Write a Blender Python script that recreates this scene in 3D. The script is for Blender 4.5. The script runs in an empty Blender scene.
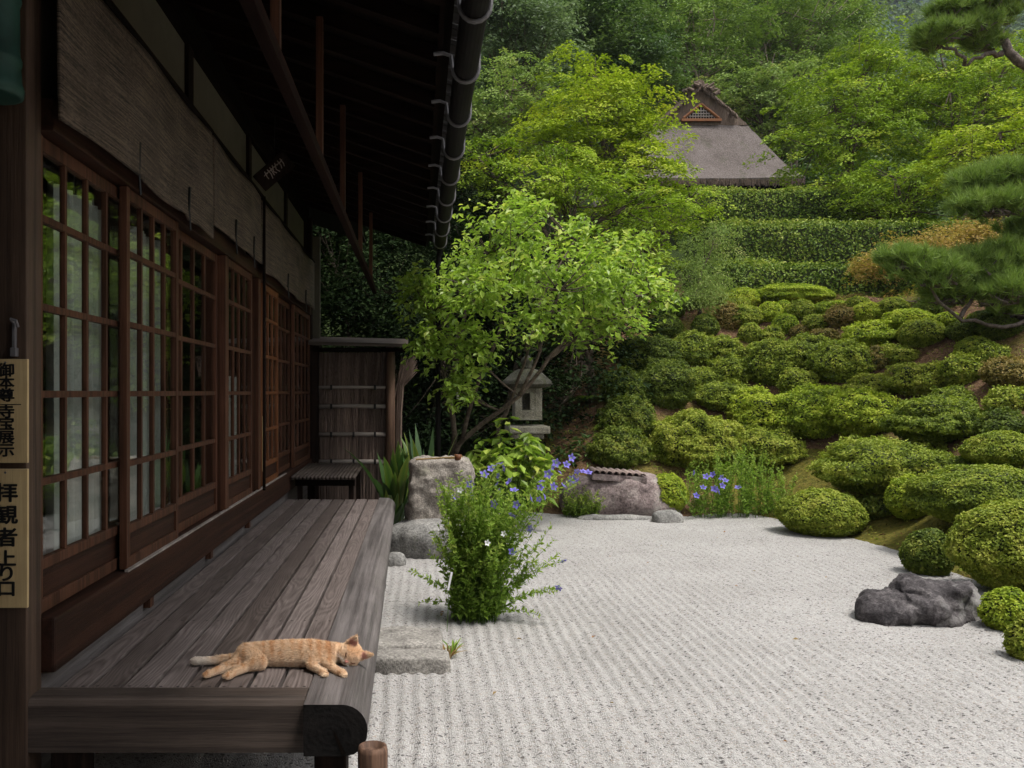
import bpy, bmesh, math, random
import numpy as np
from mathutils import Vector, Matrix, noise
R = math.radians
rng = np.random.default_rng(7)
random.seed(7)
C = bpy.context.scene.collection
scene = bpy.context.scene

# ------------------------------------------------------------------ camera
F, CX, CY, EYE = 880.0, 418.0, 392.0, 1.5      # a lens shift puts the vanishing point off centre
cam_d = bpy.data.cameras.new('camera'); cam = bpy.data.objects.new('camera', cam_d); C.objects.link(cam)
cam.location = (0, 0, EYE); cam.rotation_euler = (R(90), 0, 0)
cam_d.sensor_width = 36.0; cam_d.lens = F / 1024 * 36
cam_d.shift_x = (512 - CX) / 1024; cam_d.shift_y = (CY - 384) / 1024
cam_d.clip_start = 0.05; cam_d.clip_end = 3000
scene.camera = cam

# ------------------------------------------------------------------ sky, sun, exposure
SUN_EL, SUN_AZ = R(68), R(120)                 # azimuth clockwise from +Y: high, from the right and a little behind
world = bpy.data.worlds.new('World'); scene.world = world; world.use_nodes = True
wn = world.node_tree.nodes; wl = world.node_tree.links
for n in list(wn): wn.remove(n)
sky = wn.new('ShaderNodeTexSky'); sky.sky_type = 'NISHITA'; sky.sun_disc = False
sky.sun_elevation = SUN_EL; sky.sun_rotation = SUN_AZ; sky.dust_density = 4.0; sky.air_density = 1.0
hs = wn.new('ShaderNodeHueSaturation'); hs.inputs['Saturation'].default_value = 0.12    # a clouded sky
bg = wn.new('ShaderNodeBackground'); bg.inputs['Strength'].default_value = 0.115
wo = wn.new('ShaderNodeOutputWorld')
wl.new(sky.outputs[0], hs.inputs['Color']); wl.new(hs.outputs[0], bg.inputs['Color']); wl.new(bg.outputs[0], wo.inputs['Surface'])
sun_d = bpy.data.lights.new('sun', 'SUN'); sun_d.energy = 1.5; sun_d.angle = R(12); sun_d.color = (1, .95, .87)
sun = bpy.data.objects.new('sun', sun_d); C.objects.link(sun)
sd = Vector((math.sin(SUN_AZ) * math.cos(SUN_EL), math.cos(SUN_AZ) * math.cos(SUN_EL), math.sin(SUN_EL)))
sun.rotation_euler = sd.to_track_quat('Z', 'Y').to_euler(); sun.location = (10, -10, 30)
vs = scene.view_settings
vs.view_transform = 'Standard'; vs.look = 'None'; vs.gamma = 1; vs.use_curve_mapping = False
vs.exposure = 1.12
scene.cycles.use_denoising = True
scene.cycles.max_bounces = 7; scene.cycles.diffuse_bounces = 4; scene.cycles.glossy_bounces = 3
scene.cycles.transmission_bounces = 4; scene.cycles.transparent_max_bounces = 8
scene.cycles.sample_clamp_indirect = 6

# ------------------------------------------------------------------ helpers
def at(px, py, Y):
    return Vector(((px - CX) * Y / F, Y, EYE - (py - CY) * Y / F))

def tag(o, label, cat, group=None):
    o['label'] = label; o['category'] = cat
    if group: o['group'] = group
    return o

def empty(name, loc=(0, 0, 0), label=None, cat=None, group=None, rz=0.0):
    o = bpy.data.objects.new(name, None); C.objects.link(o); o.location = loc; o.rotation_euler = (0, 0, rz)
    o.empty_display_size = .1
    if label: tag(o, label, cat, group)
    return o

def link(name, me, mat=None, parent=None, loc=None):
    o = bpy.data.objects.new(name, me); C.objects.link(o)
    if mat is not None:
        for m in (mat if isinstance(mat, (list, tuple)) else [mat]): me.materials.append(m)
    if parent is not None: o.parent = parent
    if loc is not None: o.location = loc
    return o

def arr_mesh(name, V, Fc, attr=None, smooth=False, mi=None):
    me = bpy.data.meshes.new(name)
    me.from_pydata(np.asarray(V, float), [], np.asarray(Fc, int))
    if attr is not None:
        a = me.attributes.new('rnd', 'FLOAT', 'POINT'); a.data.foreach_set('value', np.asarray(attr, np.float32))
    if mi is not None: me.polygons.foreach_set('material_index', np.asarray(mi, np.int32))
    if smooth: me.polygons.foreach_set('use_smooth', np.ones(len(me.polygons), bool))
    me.update(); return me

class MB:
    """collects shapes into one mesh (coordinates are world minus origin o)"""
    def __init__(s, o=(0, 0, 0)): s.bm = bmesh.new(); s.o = Vector(o)
    def box(s, x0, x1, y0, y1, z0, z1, bev=0.0, rot=None):
        c = Vector(((x0 + x1) / 2, (y0 + y1) / 2, (z0 + z1) / 2)) - s.o
        m = Matrix.Translation(c)
        if rot is not None: m = m @ rot
        m = m @ Matrix.Diagonal((abs(x1 - x0), abs(y1 - y0), abs(z1 - z0), 1))
        r = bmesh.ops.create_cube(s.bm, size=1, matrix=m)
        if bev:
            es = list({e for v in r['verts'] for e in v.link_edges})
            bmesh.ops.bevel(s.bm, geom=es, offset=bev, segments=2, affect='EDGES', profile=.6)
        return s
    def tube(s, pts, rad, n=8, cap=True):
        pts = [Vector(p) - s.o for p in pts]
        if not isinstance(rad, (list, tuple)): rad = [rad] * len(pts)
        prev = None; rings = []
        d0 = (pts[1] - pts[0]).normalized()
        ref = Vector((0, 0, 1)) if abs(d0.z) < .9 else Vector((1, 0, 0))
        for i, p in enumerate(pts):
            d = (pts[min(i + 1, len(pts) - 1)] - pts[max(i - 1, 0)]).normalized()
            a = d.cross(ref)
            if a.length < 1e-4: a = d.cross(Vector((0, 1, 0)))
            a.normalize(); b = a.cross(d).normalized(); ref = b
            rings.append([s.bm.verts.new(p + rad[i] * (math.cos(t) * a + math.sin(t) * b)) for t in [2 * math.pi * k / n for k in range(n)]])
        for r0, r1 in zip(rings, rings[1:]):
            for k in range(n): s.bm.faces.new((r0[k], r0[(k + 1) % n], r1[(k + 1) % n], r1[k]))
        if cap and n > 2:
            s.bm.faces.new(rings[0][::-1]); s.bm.faces.new(rings[-1])
        return s
    def prism(s, prof, fn0, fn1):
        """loft one profile (list of 2-tuples) between two placing functions"""
        a = [s.bm.verts.new(Vector(fn0(*p)) - s.o) for p in prof]; b = [s.bm.verts.new(Vector(fn1(*p)) - s.o) for p in prof]
        n = len(prof)
        for k in range(n): s.bm.faces.new((a[k], a[(k + 1) % n], b[(k + 1) % n], b[k]))
        s.bm.faces.new(a[::-1]); s.bm.faces.new(b); return s
    def lathe(s, prof, n=24, c=(0, 0, 0)):
        c = Vector(c) - s.o; rings = []
        for r, z in prof:
            rings.append([s.bm.verts.new(c + Vector((r * math.cos(2 * math.pi * k / n), r * math.sin(2 * math.pi * k / n), z))) for k in range(n)])
        for r0, r1 in zip(rings, rings[1:]):
            for k in range(n): s.bm.faces.new((r0[k], r0[(k + 1) % n], r1[(k + 1) % n], r1[k]))
        s.bm.faces.new(rings[0][::-1]); s.bm.faces.new(rings[-1]); return s
    def poly(s, pts):
        s.bm.faces.new([s.bm.verts.new(Vector(p) - s.o) for p in pts]); return s
    def build(s, name, mat, parent=None, smooth=False, loc=None):
        bmesh.ops.recalc_face_normals(s.bm, faces=s.bm.faces[:])
        me = bpy.data.meshes.new(name); s.bm.to_mesh(me); s.bm.free()
        if smooth: me.polygons.foreach_set('use_smooth', np.ones(len(me.polygons), bool))
        return link(name, me, mat, parent, loc)

def copy_tree(o, parent=None):
    c = o.copy(); C.objects.link(c)
    if parent is not None: c.parent = parent
    for ch in [k for k in C.objects if k.parent is o]: copy_tree(ch, c)
    return c

# numpy value noise ------------------------------------------------
_tab = np.random.default_rng(3).random((256, 256))
def vnoise(x, y, seed=0):
    x = np.asarray(x, float) + seed * 17.3; y = np.asarray(y, float) + seed * 9.7
    xi = np.floor(x).astype(int); yi = np.floor(y).astype(int); fx = x - xi; fy = y - yi
    fx = fx * fx * (3 - 2 * fx); fy = fy * fy * (3 - 2 * fy)
    g = lambda a, b: _tab[a % 256, b % 256]
    return (g(xi, yi) * (1 - fx) + g(xi + 1, yi) * fx) * (1 - fy) + (g(xi, yi + 1) * (1 - fx) + g(xi + 1, yi + 1) * fx) * fy
def fbm(x, y, seed=0, oct=4):
    s = 0; a = .5
    for k in range(oct): s = s + a * (vnoise(x * 2 ** k, y * 2 ** k, seed + k) * 2 - 1); a *= .5
    return s
def unit(v): return v / np.maximum(np.linalg.norm(v, axis=-1, keepdims=True), 1e-9)

# ------------------------------------------------------------------ materials
def mat(name):
    m = bpy.data.materials.new(name); m.use_nodes = True
    nt = m.node_tree; b = nt.nodes['Principled BSDF']
    return m, nt.nodes, nt.links, b
def ramp(n, stops, interp='LINEAR'):
    r = n.new('ShaderNodeValToRGB'); cr = r.color_ramp; cr.interpolation = interp
    while len(cr.elements) < len(stops): cr.elements.new(.5)
    for e, (p, c) in zip(cr.elements, stops): e.position = p; e.color = (*c, 1)
    return r
def coords(n, l, scale=(1, 1, 1), kind='Object', rot=(0, 0, 0)):
    tc = n.new('ShaderNodeTexCoord'); mp = n.new('ShaderNodeMapping')
    mp.inputs['Scale'].default_value = scale; mp.inputs['Rotation'].default_value = rot
    l.new(tc.outputs[kind], mp.inputs['Vector']); return mp.outputs['Vector']
def noise_n(n, l, vec, scale, detail=4, rough=.55, dist=0):
    t = n.new('ShaderNodeTexNoise'); t.inputs['Scale'].default_value = scale; t.inputs['Detail'].default_value = detail
    t.inputs['Roughness'].default_value = rough; t.inputs['Distortion'].default_value = dist
    if vec is not None: l.new(vec, t.inputs['Vector'])
    return t
def bump(n, l, h, b, strength=.5, dist=.01):
    bp = n.new('ShaderNodeBump'); bp.inputs['Strength'].default_value = strength; bp.inputs['Distance'].default_value = dist
    l.new(h, bp.inputs['Height']); l.new(bp.outputs[0], b.inputs['Normal']); return bp
def mixc(n, l, fac, a, b, mode='MIX'):
    m = n.new('ShaderNodeMix'); m.data_type = 'RGBA'; m.blend_type = mode
    for s, v in ((m.inputs[0], fac), (m.inputs[6], a), (m.inputs[7], b)):
        if hasattr(v, 'is_linked'): l.new(v, s)
        elif isinstance(v, (int, float)): s.default_value = v
        else: s.default_value = (*v, 1)
    return m.outputs[2]
def math_n(n, l, op, a, b=None, c=None):
    m = n.new('ShaderNodeMath'); m.operation = op
    for s, v in zip(m.inputs, (a, b, c)):
        if v is None: continue
        if hasattr(v, 'is_linked'): l.new(v, s)
        else: s.default_value = v
    return m.outputs[0]

def wood(name, dark, light, axis='Y', rough=.6, grain=60, boards=None, spec=.3, wear=None, knots=1.0):
    """long grain along axis; boards = (x start, width) gives each board its own figure"""
    m, n, l, b = mat(name)
    st = {'X': (.5, 22, 22), 'Y': (22, .5, 22), 'Z': (22, 22, .5)}[axis]
    tc = n.new('ShaderNodeTexCoord'); vec = tc.outputs['Object']
    if boards:
        sx = n.new('ShaderNodeSeparateXYZ'); l.new(vec, sx.inputs[0])
        f = math_n(n, l, 'FLOOR', math_n(n, l, 'DIVIDE', math_n(n, l, 'SUBTRACT', sx.outputs[0], boards[0]), boards[1]))
        wn_ = n.new('ShaderNodeTexWhiteNoise'); wn_.noise_dimensions = '1D'; l.new(f, wn_.inputs['W'])
        ad = n.new('ShaderNodeVectorMath'); ad.operation = 'MULTIPLY_ADD'; l.new(wn_.outputs['Color'], ad.inputs[0])
        ad.inputs[1].default_value = (3, 7, 5); l.new(vec, ad.inputs[2]); vec = ad.outputs[0]
        bv = wn_.outputs['Value']
    mp = n.new('ShaderNodeMapping'); mp.inputs['Scale'].default_value = st; l.new(vec, mp.inputs['Vector'])
    big = noise_n(n, l, mp.outputs[0], .45, 2, .5)
    ringarg = math_n(n, l, 'MULTIPLY', big.outputs[0], grain)
    if boards:                                   # growth rings of a log cut by the face of the board
        sv = n.new('ShaderNodeSeparateXYZ'); tcx = n.new('ShaderNodeTexCoord'); l.new(tcx.outputs['Object'], sv.inputs[0])
        loc = math_n(n, l, 'SUBTRACT', math_n(n, l, 'FRACT', math_n(n, l, 'DIVIDE', math_n(n, l, 'SUBTRACT', sv.outputs[0], boards[0]), boards[1])), .5)
        off = math_n(n, l, 'MULTIPLY_ADD', bv, .8, -.4)
        dx = math_n(n, l, 'MULTIPLY', math_n(n, l, 'ADD', loc, off), boards[1])
        mp2 = n.new('ShaderNodeMapping'); mp2.inputs['Scale'].default_value = (2, .45, 2); l.new(vec, mp2.inputs['Vector'])
        slow = noise_n(n, l, mp2.outputs[0], 1.0, 3, .55)
        dz = math_n(n, l, 'MULTIPLY_ADD', slow.outputs[0], .3, -.09)
        rad = math_n(n, l, 'SQRT', math_n(n, l, 'ADD', math_n(n, l, 'MULTIPLY', dx, dx), math_n(n, l, 'MULTIPLY', dz, dz)))
        ringarg = math_n(n, l, 'MULTIPLY', rad, 620)
    rings = math_n(n, l, 'SINE', ringarg)
    rings = math_n(n, l, 'MULTIPLY_ADD', rings, .5, .5)
    fine = noise_n(n, l, mp.outputs[0], 6, 6, .65)
    blot = noise_n(n, l, vec, 3.0, 3, .6)
    xf = noise_n(n, l, mp.outputs[0], 19, 3, .6)
    h = math_n(n, l, 'ADD', math_n(n, l, 'MULTIPLY', rings, .2 if boards else .28), math_n(n, l, 'ADD', math_n(n, l, 'MULTIPLY', fine.outputs[0], .7), math_n(n, l, 'MULTIPLY', xf.outputs[0], .45)))
    r = ramp(n, [(.42, dark), (1.0, light)]); l.new(h, r.inputs[0])
    col = r.outputs[0]
    bl = ramp(n, [(.3, (.78, .77, .76)), (.72, (1.12, 1.12, 1.12))]); l.new(blot.outputs[0], bl.inputs[0])
    col = mixc(n, l, 1.0, col, bl.outputs[0], 'MULTIPLY')
    if boards:
        br = ramp(n, [(0, (.68, .65, .63)), (1, (1.25, 1.25, 1.27))]); l.new(bv, br.inputs[0])
        col = mixc(n, l, 1.0, col, br.outputs[0], 'MULTIPLY')
    if boards:                                   # rows of nail heads
        ny = math_n(n, l, 'ABSOLUTE', math_n(n, l, 'SUBTRACT', math_n(n, l, 'FRACT', math_n(n, l, 'MULTIPLY', math_n(n, l, 'ADD', sv.outputs[1], 2.72), 1.11)), .07))
        nx = math_n(n, l, 'ABSOLUTE', math_n(n, l, 'SUBTRACT', math_n(n, l, 'ABSOLUTE', loc), .27))
        nl_ = math_n(n, l, 'ADD', math_n(n, l, 'POWER', math_n(n, l, 'MULTIPLY', ny, 140.), 2.), math_n(n, l, 'POWER', math_n(n, l, 'MULTIPLY', nx, 18.), 2.))
        col = mixc(n, l, math_n(n, l, 'LESS_THAN', nl_, 1.0), col, (.012, .009, .008))
    if wear: col = mixc(n, l, math_n(n, l, 'MULTIPLY', math_n(n, l, 'GREATER_THAN', blot.outputs[0], .58), .5), col, wear)
    l.new(col, b.inputs['Base Color']); b.inputs['Roughness'].default_value = rough
    b.inputs['Specular IOR Level'].default_value = spec
    bump(n, l, h, b, .55, .004)
    return m

def plain(name, col, rough=.6, metal=0, vary=.25, scale=8, bmp=.3, spec=.4, dist=.004):
    m, n, l, b = mat(name)
    t = noise_n(n, l, coords(n, l), scale, 6, .65)
    r = ramp(n, [(.25, tuple(c * (1 - vary) for c in col)), (.75, tuple(c * (1 + vary) for c in col))]); l.new(t.outputs[0], r.inputs[0])
    l.new(r.outputs[0], b.inputs['Base Color']); b.inputs['Roughness'].default_value = rough; b.inputs['Metallic'].default_value = metal
    b.inputs['Specular IOR Level'].default_value = spec
    if bmp: bump(n, l, t.outputs[0], b, bmp, dist)
    return m

def stone(name, base, dark, light, lichen=None, scale=6, bmp=.8):
    m, n, l, b = mat(name); v = coords(n, l)
    t = noise_n(n, l, v, scale, 8, .68, .3); t2 = noise_n(n, l, v, scale * 9, 5, .6); t3 = noise_n(n, l, v, scale * .45, 5, .6, .6)
    r = ramp(n, [(.3, dark), (.5, base), (.72, light)]); l.new(t.outputs[0], r.inputs[0])
    t2c = ramp(n, [(.32, (.1, .1, .1)), (.68, (.9, .9, .9))]); l.new(t2.outputs[0], t2c.inputs[0]); col = mixc(n, l, .6, r.outputs[0], t2c.outputs[0], 'OVERLAY')
    if lichen:
        lr = ramp(n, [(.56, (0, 0, 0)), (.66, (1, 1, 1))]); l.new(t3.outputs[0], lr.inputs[0])
        col = mixc(n, l, math_n(n, l, 'MULTIPLY', lr.outputs[0], .7), col, lichen)
    l.new(col, b.inputs['Base Color']); b.inputs['Roughness'].default_value = .85; b.inputs['Specular IOR Level'].default_value = .25
    h = math_n(n, l, 'ADD', math_n(n, l, 'MULTIPLY', t.outputs[0], 1.2), math_n(n, l, 'MULTIPLY', t2.outputs[0], .35))
    bump(n, l, h, b, bmp, .02); return m

def leafmat(name, cols, rough=.5, trans=.35, spec=.35, tint=1.25):
    m, n, l, b = mat(name)
    a = n.new('ShaderNodeAttribute'); a.attribute_name = 'rnd'
    k = len(cols); r = ramp(n, [(i / max(k - 1, 1), c) for i, c in enumerate(cols)]); l.new(a.outputs['Fac'], r.inputs[0])
    l.new(r.outputs[0], b.inputs['Base Color']); b.inputs['Roughness'].default_value = rough; b.inputs['Specular IOR Level'].default_value = spec
    tr = n.new('ShaderNodeBsdfTranslucent'); g = mixc(n, l, 1.0, r.outputs[0], (tint * 1.05, tint * 1.15, tint * .7), 'MULTIPLY'); l.new(g, tr.inputs['Color'])
    mx = n.new('ShaderNodeMixShader'); mx.inputs[0].default_value = trans
    l.new(b.outputs[0], mx.inputs[1]); l.new(tr.outputs[0], mx.inputs[2])
    l.new(mx.outputs[0], n['Material Output'].inputs['Surface']); return m

M = {}
M['deck'] = wood('weathered_deck_wood', (.056, .042, .038), (.235, .197, .182), 'Y', .55, 46, (-.483, .1128), .35)
M['beam_y'] = wood('weathered_beam_wood', (.045, .039, .038), (.175, .156, .152), 'Y', .55, 30)
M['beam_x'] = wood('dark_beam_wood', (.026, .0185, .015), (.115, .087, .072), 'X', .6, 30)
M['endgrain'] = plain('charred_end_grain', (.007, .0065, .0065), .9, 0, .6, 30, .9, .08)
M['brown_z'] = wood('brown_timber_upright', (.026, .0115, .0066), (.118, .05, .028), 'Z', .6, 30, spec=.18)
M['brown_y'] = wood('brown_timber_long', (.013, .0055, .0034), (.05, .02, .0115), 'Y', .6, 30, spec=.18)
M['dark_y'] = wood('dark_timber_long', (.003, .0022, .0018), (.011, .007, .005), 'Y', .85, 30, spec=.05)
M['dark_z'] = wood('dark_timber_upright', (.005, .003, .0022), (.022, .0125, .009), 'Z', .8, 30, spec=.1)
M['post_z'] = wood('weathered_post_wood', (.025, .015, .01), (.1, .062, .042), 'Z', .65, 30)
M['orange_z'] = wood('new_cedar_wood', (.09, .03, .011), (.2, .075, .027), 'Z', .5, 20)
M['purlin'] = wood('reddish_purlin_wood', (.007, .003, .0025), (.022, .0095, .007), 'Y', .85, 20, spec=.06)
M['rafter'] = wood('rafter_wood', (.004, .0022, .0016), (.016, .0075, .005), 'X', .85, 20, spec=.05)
M['sign'] = wood('pale_sign_wood', (.42, .3, .15), (.58, .44, .235), 'Z', .5, 14)
M['plaster'] = plain('aged_plaster', (.11, .10, .075), .9, 0, .18, 4, .2)
M['ink'] = plain('black_ink', (.008, .008, .008), .5, 0, .1, 8, 0)
M['iron'] = plain('grey_iron', (.13, .125, .13), .6, .1, .25, 20, .2)
M['copper'] = plain('brown_copper', (.006, .0045, .004), .75, 0, .4, 10, .2, .15)
M['verdigris'] = plain('verdigris_bronze', (.013, .05, .038), .55, .15, .5, 9, .4)
M['curtain'] = plain('white_cotton', (.5, .52, .48), .9, 0, .06, 30, .1)
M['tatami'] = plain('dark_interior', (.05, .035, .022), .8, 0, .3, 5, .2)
M['bamboo'] = wood('grey_bamboo', (.2, .17, .15), (.42, .37, .34), 'X', .5, 12)
M['brush'] = wood('brushwood', (.07, .048, .04), (.33, .24, .2), 'Z', .85, 20)
M['log'] = wood('log_wood', (.05, .026, .018), (.2, .115, .075), 'Z', .7, 40)
M['tile'] = plain('weathered_clay_tile', (.27, .205, .185), .8, 0, .4, 14, .6)
M['rooftile'] = plain('dark_roof_tile', (.06, .06, .062), .6, 0, .3, 10, .3)
M['bark'] = stone('tree_bark', (.10, .075, .055), (.035, .026, .02), (.2, .16, .125), None, 14, .8)
M['palebark'] = stone('pale_bark', (.2, .16, .12), (.08, .06, .045), (.34, .28, .22), None, 12, .8)
M['pinebark'] = stone('pine_bark', (.13, .105, .09), (.04, .03, .026), (.25, .21, .18), None, 16, 1.)
M['granite'] = stone('pale_granite', (.25, .235, .215), (.13, .12, .11), (.35, .33, .3), (.2, .2, .13), 8, .9)
M['rustgranite'] = stone('brownish_granite', (.27, .24, .21), (.13, .11, .095), (.38, .35, .31), (.2, .19, .14), 9, 1.)
M['greystone'] = stone('grey_stone', (.2, .195, .185), (.1, .097, .09), (.3, .29, .27), (.16, .16, .1), 6, .8)
M['purplerock'] = stone('purplish_rock', (.2, .155, .15), (.06, .045, .045), (.36, .31, .29), (.34, .32, .29), 5, 1.)
M['darkrock'] = stone('dark_rock', (.06, .053, .055), (.02, .018, .02), (.17, .155, .155), (.27, .26, .25), 9, 1.)
M['lantern'] = stone('lantern_stone', (.28, .26, .21), (.14, .13, .1), (.37, .35, .3), (.1, .1, .065), 7, .9)
M['lanterncap'] = stone('mossy_cap_stone', (.1, .095, .075), (.04, .04, .03), (.17, .16, .14), (.075, .08, .035), 7, .9)
M['white'] = plain('white_plastic', (.8, .8, .8), .5, 0, .03, 8, 0)

def glassmat():
    m, n, l, b = mat('window_glass')
    n.remove(b); tr = n.new('ShaderNodeBsdfTransparent'); tr.inputs[0].default_value = (.9, .92, .91, 1)
    gl = n.new('ShaderNodeBsdfGlossy'); gl.inputs['Roughness'].default_value = .015
    lw = n.new('ShaderNodeLayerWeight'); lw.inputs[0].default_value = .5; p5 = math_n(n, l, 'POWER', lw.outputs['Facing'], 4.0); fac_ = math_n(n, l, 'MULTIPLY_ADD', p5, .8, .04)
    t = noise_n(n, l, coords(n, l), 5, 2, .5); bp = n.new('ShaderNodeBump'); bp.inputs['Strength'].default_value = .05; bp.inputs['Distance'].default_value = .02
    l.new(t.outputs[0], bp.inputs['Height']); l.new(bp.outputs[0], gl.inputs['Normal'])
    mx = n.new('ShaderNodeMixShader'); l.new(fac_, mx.inputs[0]); l.new(tr.outputs[0], mx.inputs[1]); l.new(gl.outputs[0], mx.inputs[2])
    l.new(mx.outputs[0], n['Material Output'].inputs['Surface']); return m
M['glass'] = glassmat()

def blindmat():
    m, n, l, b = mat('reed_blind'); 
    v = coords(n, l, (1.5, 1.5, 1)); s = coords(n, l, (2.5, 2.5, 150))
    t = noise_n(n, l, s, 1.0, 3, .6); t2 = noise_n(n, l, v, 3, 4, .6); t3 = noise_n(n, l, coords(n, l, (40, 40, 160)), 1., 2, .5)
    h = math_n(n, l, 'ADD', math_n(n, l, 'MULTIPLY', t.outputs[0], .75), math_n(n, l, 'MULTIPLY', t3.outputs[0], .35))
    r = ramp(n, [(.40, (.008, .0058, .0045)), (.52, (.07, .05, .036)), (.66, (.165, .122, .088))]); l.new(h, r.inputs[0])
    bl = ramp(n, [(.3, (.7, .68, .66)), (.7, (1.1, 1.1, 1.1))]); l.new(t2.outputs[0], bl.inputs[0])
    l.new(mixc(n, l, 1., r.outputs[0], bl.outputs[0], 'MULTIPLY'), b.inputs['Base Color'])
    b.inputs['Roughness'].default_value = .8; bump(n, l, h, b, .9, .006); return m
M['blind'] = blindmat()

def soilmat():
    m, n, l, b = mat('hillside_soil'); v = coords(n, l)
    t = noise_n(n, l, v, 1.1, 6, .62); t2 = noise_n(n, l, v, 22, 6, .7); t3 = noise_n(n, l, v, .55, 5, .6)
    r = ramp(n, [(.3, (.05, .026, .016)), (.5, (.135, .078, .045)), (.72, (.23, .15, .095))]); l.new(t2.outputs[0], r.inputs[0])
    ms = ramp(n, [(.3, (.05, .06, .012)), (.7, (.2, .165, .035))]); l.new(t2.outputs[0], ms.inputs[0])
    mk = ramp(n, [(.48, (0, 0, 0)), (.6, (1, 1, 1))]); l.new(t.outputs[0], mk.inputs[0])
    # moss along the foot of the slope on the right
    sp = n.new('ShaderNodeSeparateXYZ'); l.new(v, sp.inputs[0])
    low = math_n(n, l, 'LESS_THAN', sp.outputs[2], .75)
    rgt = math_n(n, l, 'GREATER_THAN', sp.outputs[0], 3.9)
    fac = math_n(n, l, 'MAXIMUM', math_n(n, l, 'MULTIPLY', mk.outputs[0], .75), math_n(n, l, 'MULTIPLY', math_n(n, l, 'MULTIPLY', low, rgt), math_n(n, l, 'GREATER_THAN', t3.outputs[0], .36)))
    # soil painted darker on the left for the evergreens' shade, green undergrowth up the hill
    shade_soil = ramp(n, [(.3, (.012, .011, .007)), (.7, (.035, .03, .018))]); l.new(t2.outputs[0], shade_soil.inputs[0])
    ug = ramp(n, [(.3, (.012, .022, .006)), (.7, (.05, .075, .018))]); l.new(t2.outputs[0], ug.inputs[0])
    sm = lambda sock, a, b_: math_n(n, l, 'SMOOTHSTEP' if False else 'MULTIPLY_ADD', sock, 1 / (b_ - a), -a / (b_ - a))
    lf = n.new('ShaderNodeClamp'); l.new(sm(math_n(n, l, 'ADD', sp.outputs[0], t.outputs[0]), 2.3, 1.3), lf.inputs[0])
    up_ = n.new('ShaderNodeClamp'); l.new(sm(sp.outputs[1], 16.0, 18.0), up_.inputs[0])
    col = mixc(n, l, fac, r.outputs[0], ms.outputs[0]); col = mixc(n, l, lf.outputs[0], col, shade_soil.outputs[0]); col = mixc(n, l, up_.outputs[0], col, ug.outputs[0])
    l.new(col, b.inputs['Base Color'])
    b.inputs['Roughness'].default_value = .95; b.inputs['Specular IOR Level'].default_value = .1
    bump(n, l, t2.outputs[0], b, .9, .04); return m
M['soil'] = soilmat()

def gravelmat():
    m, n, l, b = mat('raked_white_gravel'); v = coords(n, l)
    vo = n.new('ShaderNodeTexVoronoi'); vo.inputs['Scale'].default_value = 125; l.new(v, vo.inputs['Vector'])
    vo2 = n.new('ShaderNodeTexVoronoi'); vo2.inputs['Scale'].default_value = 88; l.new(v, vo2.inputs['Vector'])
    s = n.new('ShaderNodeSeparateColor'); l.new(vo.outputs['Color'], s.inputs[0])
    s2 = n.new('ShaderNodeSeparateColor'); l.new(vo2.outputs['Color'], s2.inputs[0])
    r = ramp(n, [(0, (.17, .155, .15)), (.06, (.28, .265, .255)), (.13, (.37, .36, .35)), (.6, (.44, .43, .42)), (.86, (.52, .51, .505)), (1, (.38, .33, .29))]); l.new(s.outputs[0], r.inputs[0])
    dk = ramp(n, [(.0, (.3, .29, .3)), (.03, (.5, .48, .48)), (.045, (1, 1, 1))], 'CONSTANT'); l.new(s2.outputs[1], dk.inputs[0])
    col = mixc(n, l, 1., r.outputs[0], dk.outputs[0], 'MULTIPLY')
    t = noise_n(n, l, v, 1.3, 4, .6); tr = ramp(n, [(.3, (.82, .812, .80)), (.7, (.98, .975, .97))]); l.new(t.outputs[0], tr.inputs[0])
    col = mixc(n, l, 1., col, tr.outputs[0], 'MULTIPLY')
    l.new(col, b.inputs['Base Color']); b.inputs['Roughness'].default_value = .85; b.inputs['Specular IOR Level'].default_value = .2
    h = math_n(n, l, 'SUBTRACT', math_n(n, l, 'MULTIPLY', s.outputs[1], .6), math_n(n, l, 'MULTIPLY', vo.outputs['Distance'], 1.0))
    bump(n, l, h, b, 1.0, .0065); return m
M['gravel'] = gravelmat()

def endgrain():
    m, n, l, b = mat('dark_end_grain'); w = n.new('ShaderNodeTexWave'); w.wave_type = 'RINGS'; w.rings_direction = 'Y'
    w.inputs['Scale'].default_value = 14; w.inputs['Distortion'].default_value = 5; w.inputs['Detail'].default_value = 3; cv = coords(n, l, (1, 1, 1.15)); cv.node.inputs['Location'].default_value = (-.5, 0, -.41); l.new(cv, w.inputs['Vector'])
    t = noise_n(n, l, coords(n, l), 18, 5, .7); h = math_n(n, l, 'ADD', math_n(n, l, 'MULTIPLY', w.outputs[0], .09), math_n(n, l, 'MULTIPLY', t.outputs[0], 1.05))
    r = ramp(n, [(.35, (.003, .003, .003)), (.9, (.017, .0145, .0135))]); l.new(h, r.inputs[0]); l.new(r.outputs[0], b.inputs['Base Color'])
    b.inputs['Roughness'].default_value = .9; b.inputs['Specular IOR Level'].default_value = .12; bump(n, l, h, b, .8, .006); return m
M['endgrain'] = endgrain()
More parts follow.
